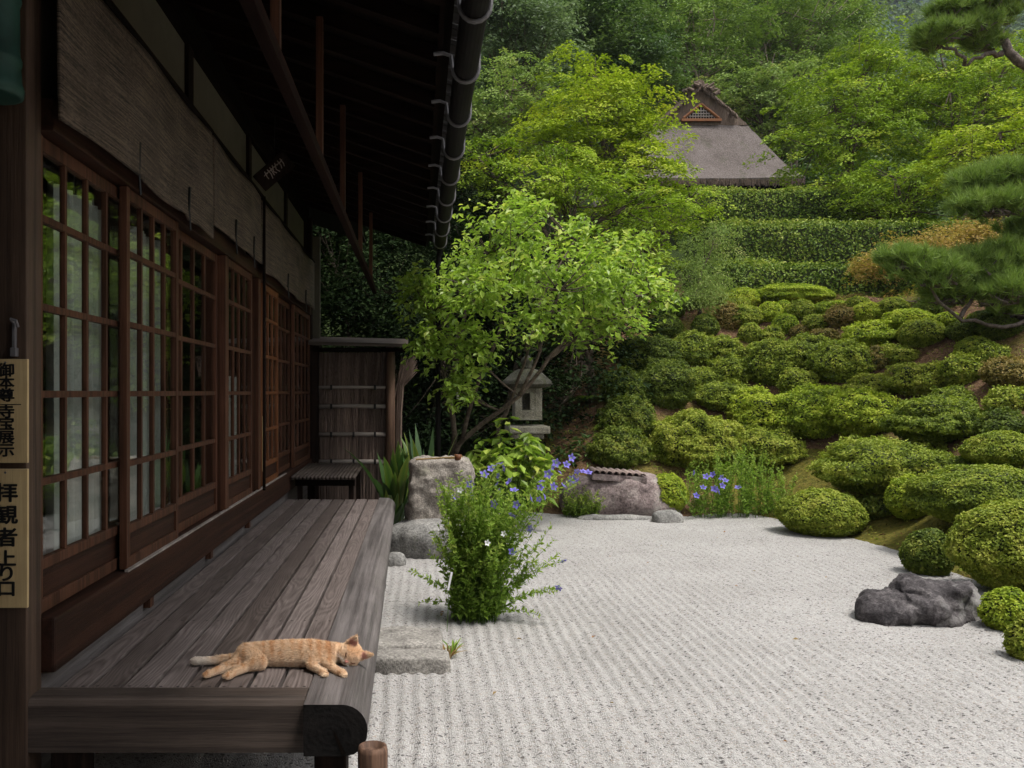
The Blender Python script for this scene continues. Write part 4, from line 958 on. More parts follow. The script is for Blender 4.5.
tree('maple_tree', 'maple with pinkish tips low behind the middle hedge', 'tree', foot(900, 18.8), [pb(895, 180, 18.6, 42, 22), pb(940, 185, 18.4, 40, 24), pb(865, 205, 18.8, 34, 16), pb(915, 212, 18.4, 38, 16)],
     'maple_green', per_m2=10.5, spray_r=0.248, nl=46, leaf=.08, group=MP, flat=.12, jitter=.26)
tree('maple_tree', 'small shaded maple left of the hedges, behind the bright front tree', 'tree', foot(650, 16.8), [pb(655, 215, 16.6, 42, 26), pb(690, 200, 17.2, 26, 22), pb(640, 250, 16, 44, 24), pb(600, 240, 15.6, 34, 26)],
     'maple_green', per_m2=10.5, spray_r=0.2356, nl=46, leaf=.075, group=MP, flat=.12, jitter=.26)
tree('feathery_shrub', 'pale feathery shrub at the left ends of the hedges', 'shrub', foot(700, 15.2), [pb(705, 258, 15, 22, 26), pb(686, 278, 14.8, 18, 16), pb(715, 240, 15.2, 14, 14), pb(712, 285, 14.7, 18, 14), pb(696, 295, 14.6, 20, 10)],
     'maple_pale', per_m2=12, spray_r=.2, nl=60, leaf=.05, trunk_r=.04, wl=.3, up=.4, droop=.9)
tree('maple_tree', 'orange-leaved low maple between the hedges and the lower pine', 'tree', foot(950, 15.9), [pb(912, 246, 15.2, 34, 7), pb(945, 237, 15.3, 34, 7), pb(975, 230, 15.4, 28, 7), pb(878, 262, 15, 20, 5), pb(995, 224, 15.4, 22, 8), pb(915, 298, 14.7, 24, 5), pb(890, 256, 15, 26, 5)],
     'maple_red', per_m2=8, spray_r=.24, nl=60, leaf=.06, trunk_r=.04, stems=2)
for px, py, Y, rx, ry, lb in ((930, 300, 14.9, 26, 16, 'dark shrub in the shade under the tip of the lower pine'), (978, 306, 14.6, 30, 18, 'dark shrub under the middle of the lower pine'), (1025, 305, 14.3, 32, 20, 'dark shrub under the lower pine at the right edge')):
    tree('evergreen_shrub', lb, 'shrub', foot(px, Y), [pb(px, py, Y, rx, ry), pb(px + 10, py + 12, Y - .2, rx, ry * .7)], 'hedge', per_m2=14, spray_r=.2, nl=40, leaf=.06, trunk_r=.04, flat=.4, group='dark shrubs under the lower pine')
# the wooded hill above, each tree a thing
k = 0
for px, py, Y, rx, ry, m, lb in [(460, -10, 44, 60, 60, 'forest', 'tall tree on the hill over the roof eaves'), (560, -20, 46, 60, 50, 'broad_dark', 'dark tree high on the hill above the bluish evergreen'),
        (650, 5, 44, 50, 45, 'forest', 'tree on the hill behind the dark clumped evergreen'), (735, -5, 48, 60, 50, 'broad_dark', 'dark tall tree filling the gap above the thatched ridge'),
        (830, 20, 48, 38, 46, 'forest', 'tree at the left side of the gap with the far mountain'), (690, 110, 38, 50, 40, 'broad_dark', 'dark tree directly behind the thatched ridge'),
        (780, 120, 38, 56, 40, 'broad_dark', 'dark tree behind the pale soft-leaved tree'), (600, 90, 36, 60, 46, 'broad_dark', 'dark tree behind the yellow-green maple'), (500, 70, 36, 60, 50, 'broad_dark', 'dark tree behind the dull reddish-green maple'),
        (900, 105, 32, 60, 32, 'forest', 'tree behind the large green maple, below the far mountain'), (1000, 95, 30, 54, 40, 'forest', 'tree behind the dark green maple at the right edge'), (880, 170, 27, 60, 40, 'broad_dark', 'shaded tree behind the right end of the hut')]:
    tree('forest_tree', lb, 'tree', foot(px, Y), [pb(px, py, Y, rx, ry), pb(px - rx * .5, py + ry * .6, Y - 1, rx * .7, ry * .7), pb(px + rx * .5, py + ry * .5, Y - 1, rx * .7, ry * .7), pb(px, py + ry * 1.4, Y - .5, rx * .8, ry * .6)],
         m, per_m2=3.04, spray_r=0.52, nl=50, leaf=.19, trunk_r=.25, group=BT, flat=.4)

# dark evergreens behind the fence and the lantern
DK = 'dark evergreens behind the brushwood fence'
for px, Y, bl, lb in [(260, 15.2, [pb(320, 200, 15, 90, 80), pb(400, 180, 15, 70, 80), pb(340, 330, 15.2, 90, 90)], 'tall dark evergreen under the far end of the eaves'),
        (470, 15.6, [pb(460, 210, 15.4, 60, 60), pb(500, 290, 15.2, 70, 60), pb(460, 370, 15.2, 70, 60), pb(540, 380, 14.8, 60, 50)], 'tall dark evergreen behind the other shaded ones, above the stone lantern'),
        (350, 14.2, [pb(330, 260, 14, 60, 90), pb(390, 300, 14, 50, 80), pb(350, 390, 13.8, 60, 60)], 'dark evergreen in deep shade behind the brushwood fence'),
        (440, 13.8, [pb(430, 330, 13.8, 46, 70), pb(470, 270, 14, 50, 60), pb(450, 420, 13.4, 50, 50)], 'dark evergreen in deep shade behind the bright front tree'),
        (520, 13.4, [pb(510, 350, 13.4, 44, 60), pb(545, 290, 13.8, 50, 50), pb(500, 440, 13, 44, 40)], 'dark evergreen behind the stone lantern'),
        (590, 13.2, [pb(575, 345, 13, 40, 40), pb(600, 300, 13.6, 44, 36), pb(562, 410, 12.6, 24, 50)], 'dark evergreen right of the stone lantern with a slim trunk')]:
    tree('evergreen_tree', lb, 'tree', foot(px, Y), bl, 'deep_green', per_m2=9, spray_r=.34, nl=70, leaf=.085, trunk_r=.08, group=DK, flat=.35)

# ------------------------------------------------------------------ the bright front tree
def front_tree():
    base = Vector(((453 - CX) * 10.2 / F, 10.2, 0)); o = empty('plum_tree', base, 'bright green broad-leaved garden tree with several leaning stems by the stone basin', 'tree')
    blobs = [pb(505, 235, 9.8, 48, 44), pb(560, 265, 9.6, 58, 40), pb(610, 285, 9.8, 50, 34), pb(650, 290, 10.2, 36, 22), pb(480, 290, 9.4, 40, 30), pb(540, 320, 9.6, 56, 24), pb(600, 325, 9.8, 50, 20), pb(530, 215, 10.4, 34, 26), pb(435, 305, 9.8, 30, 34), pb(470, 345, 9.6, 26, 26), pb(625, 255, 10.4, 40, 24), pb(575, 230, 10.6, 30, 16), pb(530, 275, 11.3, 60, 36), pb(600, 290, 11.4, 50, 28), pb(470, 270, 11, 40, 34), pb(432, 345, 9.7, 24, 22), pb(455, 385, 9.7, 26, 18), pb(420, 290, 9.9, 20, 22)]
    clouds = []; cents = []
    for c, rx, ry, rz in blobs:
        k = int(26 + 115 * rx * rz); D = rand_dirs(k); q = (rng.random(k) ** .45)[:, None]
        S = np.array(c) + D * q * [rx, ry, rz]; cents.append(S)
        nl = 13; n = k * nl
        axis = unit(D * [1, 1, .4] + rng.normal(0, .5, D.shape)); ax_ = np.repeat(axis, nl, 0); t = np.tile(np.linspace(-.5, .5, nl), k)[:, None]
        P = np.repeat(S, nl, 0) + ax_ * t * .34 + rng.normal(0, .035, (n, 3)); P[:, 2] -= (t[:, 0] + .5) ** 2 * .07
        N = unit(np.array([0, 0, 1]) + rng.normal(0, .5, (n, 3)) + np.repeat(D, nl, 0) * .35); T = unit(ax_ * .5 + rng.normal(0, .6, (n, 3)) + [0, 0, -.75])
        sz = rng.uniform(.05, .11, n); rnd = np.clip(np.repeat(rng.random(k), nl) * .45 + rng.random(n) * .5 + np.repeat(np.clip(D[:, 2], 0, 1), nl) * .12, 0, 1)
        clouds.append(leaf_cloud(P, N, T, sz, sz * .56, .25, rnd))
    V, Fc, A = cat_clouds(clouds); link('crown', arr_mesh('crown', V - np.array(base), Fc, A), M['fresh'], o)
    cents = np.concatenate(cents)
    tb = MB(base); W = lambda px, py, Y: at(px, py, Y)
    limbs = [([(455, 520, 10.2), (453, 455, 10.2), (462, 440, 10.1), (520, 395, 9.9), (552, 352, 9.8), (585, 318, 9.8)], .042),
             ([(488, 520, 10.4), (500, 425, 10.4), (515, 390, 10.3), (528, 350, 10.1), (545, 318, 10)], .03),
             ([(453, 455, 10.2), (452, 400, 10.2), (458, 340, 10.2), (470, 300, 10.2), (490, 255, 10.1)], .034), ([(462, 442, 10.1), (478, 380, 10), (500, 330, 10), (510, 280, 9.9)], .028),
             ([(545, 360, 9.8), (570, 345, 9.8), (620, 300, 9.9), (650, 292, 10.1)], .026), ([(528, 350, 10.1), (540, 300, 10.2), (575, 240, 10.4)], .022), ([(455, 420, 10.2), (440, 360, 10), (432, 310, 9.8)], .02), ([(520, 395, 9.9), (540, 350, 9.7), (560, 290, 9.6)], .024)]
    nodes = []
    for pts, r0 in limbs:
        p = [W(*q) for q in pts]; fine = []
        for i in range(len(p) - 1):
            for t in (0, .33, .66): fine.append(p[i].lerp(p[i + 1], t) + Vector((rng.normal(0, .012), rng.normal(0, .012), rng.normal(0, .012))))
        fine.append(p[-1]); tb.tube(fine, [r0 * (1 - .72 * i / len(fine)) for i in range(len(fine))], 8); nodes += fine[len(fine) // 2:]
    NP = np.array([n[:] for n in nodes])
    for s in cents[rng.permutation(len(cents))[:190]]:
        d = np.sum((NP - s) ** 2, 1) + np.where(NP[:, 2] > s[2], .3, 0); j = int(np.argmin(d)); tb.tube(bez(nodes[j], s, (0, 0, -.06), 4), [.011, .008, .006, .003], 5)
    tb.build('trunk', M['bark'], o, True)
front_tree()
o = MB((at(457.5, 394, 10.1))).box(*(lambda p: (p.x - .012, p.x + .012, p.y - .075, p.y - .07, p.z - .06, p.z + .06))(at(457.5, 394, 10.1)), .001).build('tree_tag', M['white'], None, False, at(457.5, 394, 10.1))
tag(o, 'small white upright tag on the trunk of the bright front tree', 'tag')

# ------------------------------------------------------------------ pines
def pine(name, label, base, limbs, pads, Y):
    base = Vector(base); o = empty(name, base, label, 'tree', 'garden pines at the right edge')
    tb = MB(base)
    for pts, r0 in limbs:
        p = [at(*q) for q in pts]; fine = []
        for i in range(len(p) - 1):
            for t in (0, .33, .66): fine.append(p[i].lerp(p[i + 1], t) + Vector(rng.normal(0, .025, 3)))
        fine.append(p[-1]); tb.tube(fine, [r0 * (1 - .65 * i / len(fine)) for i in range(len(fine))], 9)
    Vs, Fs, As = [], [], []; off = 0
    for (px, py, Yp, rx, ry) in pads:
        c = np.array(at(px, py, Yp)); ax_ = rx * Yp / F * .92; az = ry * Yp / F
        k = int(90 + 460 * ax_ * ax_ * 1.6); D = rand_dirs(k); D[:, 2] = np.abs(D[:, 2]) * np.where(rng.random(k) < .85, 1, -1)
        S = c + D * (rng.random(k) ** .4 * (1 + .5 * n3(D, 2.5, int(px) % 60)) )[:, None] * [ax_ * 1.08, ax_ * .95, az * 1.25]
        for t in S[rng.permutation(k)[:14]]:
            cc = Vector(c) + Vector((rng.normal(0, .3) * ax_, rng.normal(0, .3) * ax_, -az * .7)); tb.tube(bez(cc, t, (0, 0, -.02), 4), [.016, .012, .009, .006], 5)
        tb.tube([Vector(c) - Vector((ax_ * .6, 0, az * .6)), Vector(c) - Vector((0, 0, az * .75)), Vector(c) + Vector((ax_ * .6, 0, -az * .55))], [.014, .022, .014], 6)
        nl = 26; n = k * nl; B = np.repeat(S, nl, 0)
        d = unit(np.array([0, 0, 1.0]) + rng.normal(0, .62, (n, 3)) + np.repeat(D, nl, 0) * [.5, .5, .1]); L = rng.uniform(.10, .19, n)[:, None]
        s = unit(np.cross(d, rng.normal(size=(n, 3)))) * .006; B = B + rng.normal(0, .012, (n, 3))
        V = np.stack([B - s, B + s, B + d * L], 1).reshape(-1, 3); i = np.arange(n)[:, None] * 3
        Vs.append(V); Fs.append(i + [0, 1, 2] + off); As.append(np.repeat(np.clip(np.repeat(rng.random(k), nl) * .5 + rng.random(n) * .5, 0, 1), 3)); off += len(V)
    link('crown', arr_mesh('crown', np.concatenate(Vs) - np.array(base), np.concatenate(Fs), np.concatenate(As)), M['pine'], o)
    tb.build('trunk', M['pinebark'], o, True)
pine('pine_tree', 'lower garden pine reaching in from the right edge over the round azaleas', foot(1090, 11.5),
     [([(1090, 420, 11.5), (1085, 330, 11.5), (1050, 312, 11.4), (1000, 328, 11.3), (960, 316, 11.3), (930, 290, 11.2), (915, 270, 11.2)], .038), ([(1085, 340, 11.5), (1080, 250, 11.5), (1040, 200, 11.4), (1000, 195, 11.4)], .07), ([(960, 318, 11.3), (975, 290, 11.4), (1010, 275, 11.5)], .03), ([(1050, 300, 11.4), (1020, 270, 11.5), (985, 250, 11.5)], .04)],
     [(905, 262, 11.2, 24, 11), (940, 276, 11.1, 30, 13), (975, 268, 11.4, 32, 14), (1010, 262, 11.4, 34, 16), (1000, 295, 11.2, 34, 14), (950, 296, 11.5, 26, 11), (1030, 285, 11.3, 30, 16), (975, 185, 11.4, 26, 11), (1010, 180, 11.4, 34, 14), (990, 207, 11.2, 34, 12), (1025, 205, 11.3, 28, 14), (1035, 235, 11.6, 28, 14), (1020, 312, 11.6, 30, 9), (985, 282, 11.5, 36, 14), (925, 268, 11.5, 28, 12)], 11.5)
pine('pine_tree', 'upper pine bough hanging in at the top right corner', foot(1130, 13.0),
     [([(1130, 380, 13), (1120, 150, 13), (1060, 80, 12.9), (1020, 62, 12.8), (1004, 45, 12.8), (995, 30, 12.8), (985, 12, 12.8)], .1), ([(1004, 50, 12.8), (985, 55, 12.8), (968, 65, 12.8)], .045), ([(968, 65, 12.8), (950, 50, 12.8), (935, 42, 12.8)], .03), ([(1060, 80, 12.9), (1050, 20, 12.9), (1010, -5, 12.9)], .06)],
     [(955, 12, 12.8, 24, 12), (985, 5, 12.8, 24, 12), (940, 36, 12.7, 24, 9), (975, 28, 12.8, 24, 10), (1000, 18, 12.9, 16, 9), (985, 45, 12.9, 18, 7), (930, 45, 12.8, 16, 6), (1010, -2, 12.9, 24, 10)], 13)
# slim stem with a thin crown under the lower pine
tree('sapling', 'slim dark sapling with two bare stems standing among the round azaleas', 'tree', foot(948, 13.2), [pb(945, 292, 13.1, 16, 10), pb(958, 300, 13.2, 12, 8)], 'azalea_dark', per_m2=16, spray_r=.16, nl=40, leaf=.045, trunk_r=.045, stems=2)

# ------------------------------------------------------------------ thatched hut
M['gabletrim'] = wood('gable_cedar', (.16, .06, .022), (.34, .14, .055), 'X', .5, 10)
def hut():
    cx, b = 7.9, 5.2
    o = empty('thatched_hut', (cx, 26, b), 'small hut with a steep grey thatched roof and a lattice gable, up among the trees', 'hut'); O = Vector((cx, 26, b)); hbm = lambda: MB(O)
    ye, yg, yb = 23.3, 24.7, 31.0                     # front eave, gable, back
    ze, zm, zt = 7.2, 9.1, 10.1; we, wm = 2.36, 1.27
    def ring(f):                                    # f: 0 eave .. 1 gable foot, slightly hollow
        q = f ** .9; return we + (wm - we) * (f ** .8), ze + (zm - ze) * f, ye + (yg - ye) * f ** .85
    N = 9
    def loft(bm_, off):
        rows = []
        for i in range(N):
            w_, z_, y_ = ring(i / (N - 1)); rows.append([Vector((cx - w_ + off, yb + (ye - y_) * .0 - off, z_ - off)), Vector((cx - w_ + off, y_ + off, z_ - off)), Vector((cx + w_ - off, y_ + off, z_ - off)), Vector((cx + w_ - off, yb - off, z_ - off))])
        return rows
    # hip slopes as a fine grid so the thatch is a little uneven
    V, Fc = [], []; cols = 70
    def grid(p00, p10, fn, nu, nv):
        off = len(V)
        for j in range(nv):
            for i in range(nu): V.append(fn(i / (nu - 1), j / (nv - 1)))
        for j in range(nv - 1):
            for i in range(nu - 1): Fc.append((off + j * nu + i, off + j * nu + i + 1, off + (j + 1) * nu + i + 1, off + (j + 1) * nu + i))
    bumpy = lambda x, y, z: (float(fbm(np.array([x * 3 + y]), np.array([z * 3]), 5, 3)[0])) * .05
    def front(u, v):
        w_, z_, y_ = ring(v); x = cx + (2 * u - 1) * w_; sag = .05 * math.sin(u * math.pi) * (1 - v); return (x, y_ - bumpy(x, 0, z_), z_ - sag * .8)
    def side(sg):
        def f(u, v):
            w_, z_, y_ = ring(v); y = y_ + (yb - y_) * u; return (cx + sg * (w_ + bumpy(0, y, z_)), y, z_)
        return f
    grid(0, 0, front, 60, 24); grid(0, 0, side(1), 40, 24); grid(0, 0, side(-1), 40, 24)
    def under(u, v): x = cx + (2 * u - 1) * (we - .45 * v); return (x, ye + .5 * v, ze - .30 * v * 0 - .28 + .06 * v)
    def lip(u, v): x, y, z = front(u, 0); return (x, y + .03 * v, z - .2 * v)
    def lips(sg):
        def f(u, v): x, y, z = side(sg)(u, 0); return (x - sg * .03 * v, y, z - .2 * v)
        return f
    grid(0, 0, lip, 60, 4); grid(0, 0, lips(1), 40, 4); grid(0, 0, lips(-1), 40, 4)
    th = link('roof', arr_mesh('roof', np.array(V) - np.array(O), Fc, smooth=True), M['thatch'], o)
    hbm().box(cx - we + .06, cx + we - .06, ye + .06, yb - .06, ze - .32, ze - .2).build('eave_boards', M['dark_y'], o)
    # the gable end is a thick triangle of thatch with a small lattice opening set in it
    y0 = yg - .1
    prof = [(cx - wm - .06, zm - .14), (cx + wm + .06, zm - .14), (cx + .66, zm + .46), (cx, zt), (cx - .66, zm + .46)]
    hbm().prism(prof, lambda x, z: (x, y0, z), lambda x, z: (x, yb - .8, z)).build('upper_roof', M['ridgethatch'], o)
    hw_, hh = .46, .35; zl = zm + .02
    hbm().prism([(cx - hw_, zl), (cx + hw_, zl), (cx, zl + hh)], lambda x, z: (x, y0 - .012, z), lambda x, z: (x, y0 + .02, z)).build('gable_wall', M['dark_z'], o)
    mb = hbm()
    for k in range(-7, 8):
        x = k * .075; t = hh * (1 - abs(x) / hw_)
        if t > .05: mb.box(cx + x - .012, cx + x + .012, y0 - .04, y0 - .018, zl, zl + t)
    for k in range(1, 6):
        z = k * .075; t = hw_ * (1 - z / hh) - .02
        if t > .05: mb.box(cx - t, cx + t, y0 - .056, y0 - .0405, zl + z - .012, zl + z + .012)
    mb.build('gable_lattice', M['bamboo'], o)
    mb = hbm(); mb.box(cx - .56, cx + .56, y0 - .1, y0 - .001, zl - .07, zl)
    for sg in (-1, 1): mb.tube([(cx + sg * .5, y0 - .05, zl + .02), (cx, y0 - .05, zl + hh + .06)], .04, 6)
    mb.build('gable_trim', M['gabletrim'], o)
    mb = hbm()
    for sg in (-1, 1):       # shaggy verge hanging over the opening
        for k in range(160):
            t = rng.random(); p = Vector((cx + sg * (.95 * (1 - t) + .02), y0 - .02 - rng.random() * .1, zm + .0 + .8 * t + .12)); mb.tube([p, p + Vector((sg * .04, -.03, -rng.uniform(.05, .16)))], [.03, .012], 4, False)
    mb.build('verge', M['ridgethatch'], o)
    # ridge bundles
    mb = hbm()
    for k in range(70):
        y = yg - .3 + rng.random() * 5.5 if k > 25 else yg - .3 + rng.random() * .3
        sg = rng.choice([-1, 1]); a = rng.uniform(0, .38); p = Vector((cx + sg * a, y, zt + .03 - a * .85)); d = Vector((sg * rng.uniform(.03, .1) + sg * a * .25, rng.uniform(-.08, .05), rng.uniform(.04, .11)))
        mb.tube([p - d * .3, p + d], [.055, .03], 6)
    mb.tube([(cx, yg - .15, zt + .02), (cx, yb - .8, zt + .02)], .1, 8)
    mb.build('ridge_bundles', M['ridgethatch'], o)
    mb = hbm()                                   # ragged straw ends along the eave
    for k in range(420):
        x = cx + rng.uniform(-we, we); z = ze - .2 + rng.uniform(-.0, .05); mb.tube([(x, ye + .0, z + .1), (x + rng.normal(0, .02), ye - .02 + rng.uniform(-.02, .03), z - rng.uniform(.01, .09))], [.018, .008], 4, False)
    mb.build('eave_fringe', M['ridgethatch'], o)
    # body
    hbm().box(cx - 1.75, cx + 1.75, ye + .9, yb - .8, b - .3, ze - .25).build('wall', M['tatami'], o)
    for x in (-1.9, -.65, .65, 1.9): hbm().box(cx + x - .06, cx + x + .06, ye + .55, ye + .67, b - .3, ze - .25).build('post', M['dark_z'], o)
hut()

# ------------------------------------------------------------------ rocks
def rock_mesh(o0, lobes, amp, freq, seed, sub=4, flat_bottom=True, voxel=None):
    bm = bmesh.new()
    for (c, rx, ry, rz, sq) in lobes:
        r = bmesh.ops.create_icosphere(bm, subdivisions=sub, radius=1)
        for v in r['verts']:
            p = v.co.copy()
            if sq: p = Vector([math.copysign(abs(t) ** sq, t) for t in p])
            p = Vector((p.x * rx, p.y * ry, p.z * rz)) + Vector(c)
            v.co = p
    me = bpy.data.meshes.new('rock'); bm.to_mesh(me); bm.free()
    o = bpy.data.objects.new('tmp', me); C.objects.link(o); rm = o.modifiers.new('r', 'REMESH'); rm.mode = 'VOXEL'; rm.voxel_size = voxel or .018
    bpy.context.view_layer.update(); me2 = bpy.data.meshes.new_from_object(o.evaluated_get(bpy.context.evaluated_depsgraph_get())); bpy.data.objects.remove(o)
    bm = bmesh.new(); bm.from_mesh(me2); bpy.data.meshes.remove(me2)
    for _ in range(2): bmesh.ops.smooth_vert(bm, verts=bm.verts[:], factor=.5, use_axis_x=True, use_axis_y=True, use_axis_z=True)
    bm.normal_update(); s = Vector((seed * 3.1, seed * 1.7, seed * .9))
    for v in bm.verts:
        q = v.co * freq + s; k = noise.hetero_terrain(q, 1.0, 2.1, 5, .6) * .5 + noise.ridged_multi_fractal(q * .7, 1.0, 2.0, 4, 1.0, 2.0) * .22 - .55
        st = abs(noise.noise(q * .6 + Vector((4, 2, 9)))) * .8
        v.co += v.normal * amp * (k - st * .4)
    out = bpy.data.meshes.new('rock'); bm.to_mesh(out); bm.free(); out.polygons.foreach_set('use_smooth', np.ones(len(out.polygons), bool)); return out
def rock(name, o0, lobes, amp, freq, seed, m, label, voxel=None):
    o = link(name, rock_mesh(o0, lobes, amp, freq, seed, voxel=voxel), M[m], None, o0); tag(o, label, 'rock'); return o
rock('garden_rock', (3.3, 5.8, 0), [((.08, .06, .10), .22, .2, .155, .75), ((-.2, -.03, .05), .2, .18, .11, .85), ((.27, .05, .05), .15, .16, .15, .8), ((.03, -.09, .06), .22, .13, .12, .8)], .085, 6.5, 2, 'darkrock', 'dark two-humped rock lying on the raked gravel', .012)
rock('garden_rock', (2.5, 10.75, 0), [((.05, 0, .2), .58, .3, .3, .75), ((-.42, .02, .2), .35, .26, .28, .8), ((.4, -.02, .12), .3, .28, .2, .9)], .05, 3.2, 5, 'purplerock', 'long purplish boulder carrying a row of clay tiles', .022)
rock('garden_rock', (2.86, 10.1, 0), [((0, 0, .03), .17, .12, .11, .7)], .02, 7, 8, 'greystone', 'small flat grey stone in front of the tile-topped boulder', .012)
rock('edging_stone', (2.28, 10.3, 0), [((0, 0, .0), .42, .09, .06, .6), ((.35, .02, 0), .25, .09, .045, .6)], .012, 6, 9, 'greystone', 'thin flat edging stone at the foot of the purplish boulder', .012)
rock('garden_rock', (.12, 8.15, 0), [((0, 0, .12), .33, .3, .22, .7), ((.2, 0, .1), .26, .26, .22, .8), ((-.22, .0, .1), .2, .22, .2, .9)], .03, 4, 11, 'greystone', 'rounded grey stone under the tall rough stone block', .016)
rock('garden_rock', (-.2, 7.6, 0), [((0, 0, .03), .1, .09, .09, .9)], .015, 8, 13, 'greystone', 'small brownish stone tucked against the veranda edge', .01)
rock('step_stone', (-.05, 5.02, 0), [((-.02, .0, .06), .21, .19, .055, .22)], .014, 7, 17, 'granite', 'rear of two flat granite step stones beside the veranda, slightly the higher', .011)
rock('step_stone', (-.04, 4.76, 0), [((-.0, .0, .035), .215, .095, .06, .26)], .013, 7, 31, 'granite', 'front of two flat granite step stones beside the veranda, narrow and low', .01)
rock('stone_block', (.22, 8.35, .3), [((0, 0, .27), .29, .25, .3, .2), ((-.03, 0, .06), .3, .25, .12, .4)], .035, 9, 19, 'rustgranite', 'tall rough granite water-basin block behind the violet flowers', .011)
rock('garden_rock', (-.62, 10.35, 0), [((0, 0, .05), .22, .2, .14, .8)], .02, 6, 23, 'greystone', 'low stone at the foot of the brushwood fence', .014)
# bamboo ladle lying over the basin
o = empty('bamboo_ladle', (.2, 8.2, .86), 'bamboo water ladle lying across the top of the stone block', 'ladle')
top = .862
MB((.2, 8.2, .86)).tube([(-.02, 8.16, top + .012), (.42, 8.22, top + .035)], .008, 6).tube([(.0, 8.22, top + .012), (.36, 8.2, top + .02)], .007, 6).build('handle', M['drygrass'], o)
MB((.2, 8.2, .86)).lathe([(.028, .0), (.034, .06), (.029, .06), (.025, .01)], 14, (.37, 8.14, top + .0)).build('cup', M['orange_z'], o, True)

# clay tiles on the boulder
tc = empty('tile_coping', (2.5, 10.75, .5), 'row of rounded clay roof tiles laid on the purplish boulder', 'tiles')
for k in range(8):
    x = 2.13 + k * .079; a, b_ = MB((2.5, 10.75, .5)), None
    prof = [(.042 * math.cos(t), .042 * math.sin(t)) for t in np.linspace(-.15, math.pi + .15, 11)] + [(.03 * math.cos(t), .03 * math.sin(t)) for t in np.linspace(math.pi, 0, 9)]
    z = .535 - .006 * k
    a.prism(prof, lambda u, w_: (x + u, 10.5, z + w_), lambda u, w_: (x + u, 10.82, z + .01 + w_)); a.build('roof_tile', M['tile'], tc, True)
MB((2.5, 10.75, .5)).prism([(10.49, -.05), (10.83, -.05), (10.83, .03), (10.49, .02)], lambda y, z: (2.08, y, .505 + z), lambda y, z: (2.73, y, .46 + z)).build('mortar_bed', M['purplerock'], tc)

# ------------------------------------------------------------------ stone lantern
def lantern():
    Y = 11.6; c = at(527, 392, Y); x = c.x; z0 = .0; O = Vector((x, Y, 0)); o = empty('stone_lantern', O, 'old stone lantern with a mossy round cap in the shade of the bright tree', 'lantern')
    L = lambda: MB(O)
    zc = lambda py: EYE - (py - CY) * Y / F
    L().lathe([(.17, -.05), (.17, .12), (.12, .16), (.115, .75), (.13, .8)], 20, O).build('shaft', M['lantern'], o, True)
    zp = zc(433)
    L().box(x - .27, x + .27, Y - .27, Y + .27, zp, zp + .1, .02).box(x - .2, x + .2, Y - .2, Y + .2, zp - .07, zp + .002, .02).box(x - .13, x + .13, Y - .13, Y + .13, .7, zp - .065, .01).build('platform', M['lantern'], o)
    za, zb = zc(420) + .005, zc(388); fb_ = L(); w_ = .175; q = .055
    for sx in (-1, 1):
        for sy in (-1, 1): fb_.box(x + sx * w_ - (.09 if sx > 0 else 0), x + sx * w_ + (.09 if sx < 0 else 0), Y + sy * w_ - (.09 if sy > 0 else 0), Y + sy * w_ + (.09 if sy < 0 else 0), za, zb, .004)
    for sx in (-1, 1): fb_.box(x + min(sx * w_, sx * (w_ - .06)), x + max(sx * w_, sx * (w_ - .06)), Y - .086, Y + .086, za, zb)
    fb_.box(x - .086, x + .086, Y + .1, Y + .17, za, zb); fb_.box(x - .086, x + .086, Y - .172, Y - .1, za, za + .13).box(x - .086, x + .086, Y - .172, Y - .1, zb - .07, zb).box(x + .02, x + .086, Y - .17, Y - .102, za + .13, zb - .07)
    fb_.build('fire_box', M['lantern'], o)
    zt = zb; cap = L().lathe([(.27, zt + .002), (.345, zt + .03), (.35, zt + .075), (.3, zt + .12), (.2, zt + .21), (.11, zt + .255), (.09, zt + .26)], 6, (x, Y, 0))
    bmesh.ops.bevel(cap.bm, geom=cap.bm.edges[:], offset=.02, segments=2, affect='EDGES'); cap.build('cap', M['lanterncap'], o, True)
    L().lathe([(.075, zt + .25), (.08, zt + .28), (.06, zt + .3), (.085, zt + .34), (.07, zt + .385), (.02, zt + .43), (.004, zt + .44)], 16, (x, Y, 0)).build('finial', M['lanterncap'], o, True)
lantern()

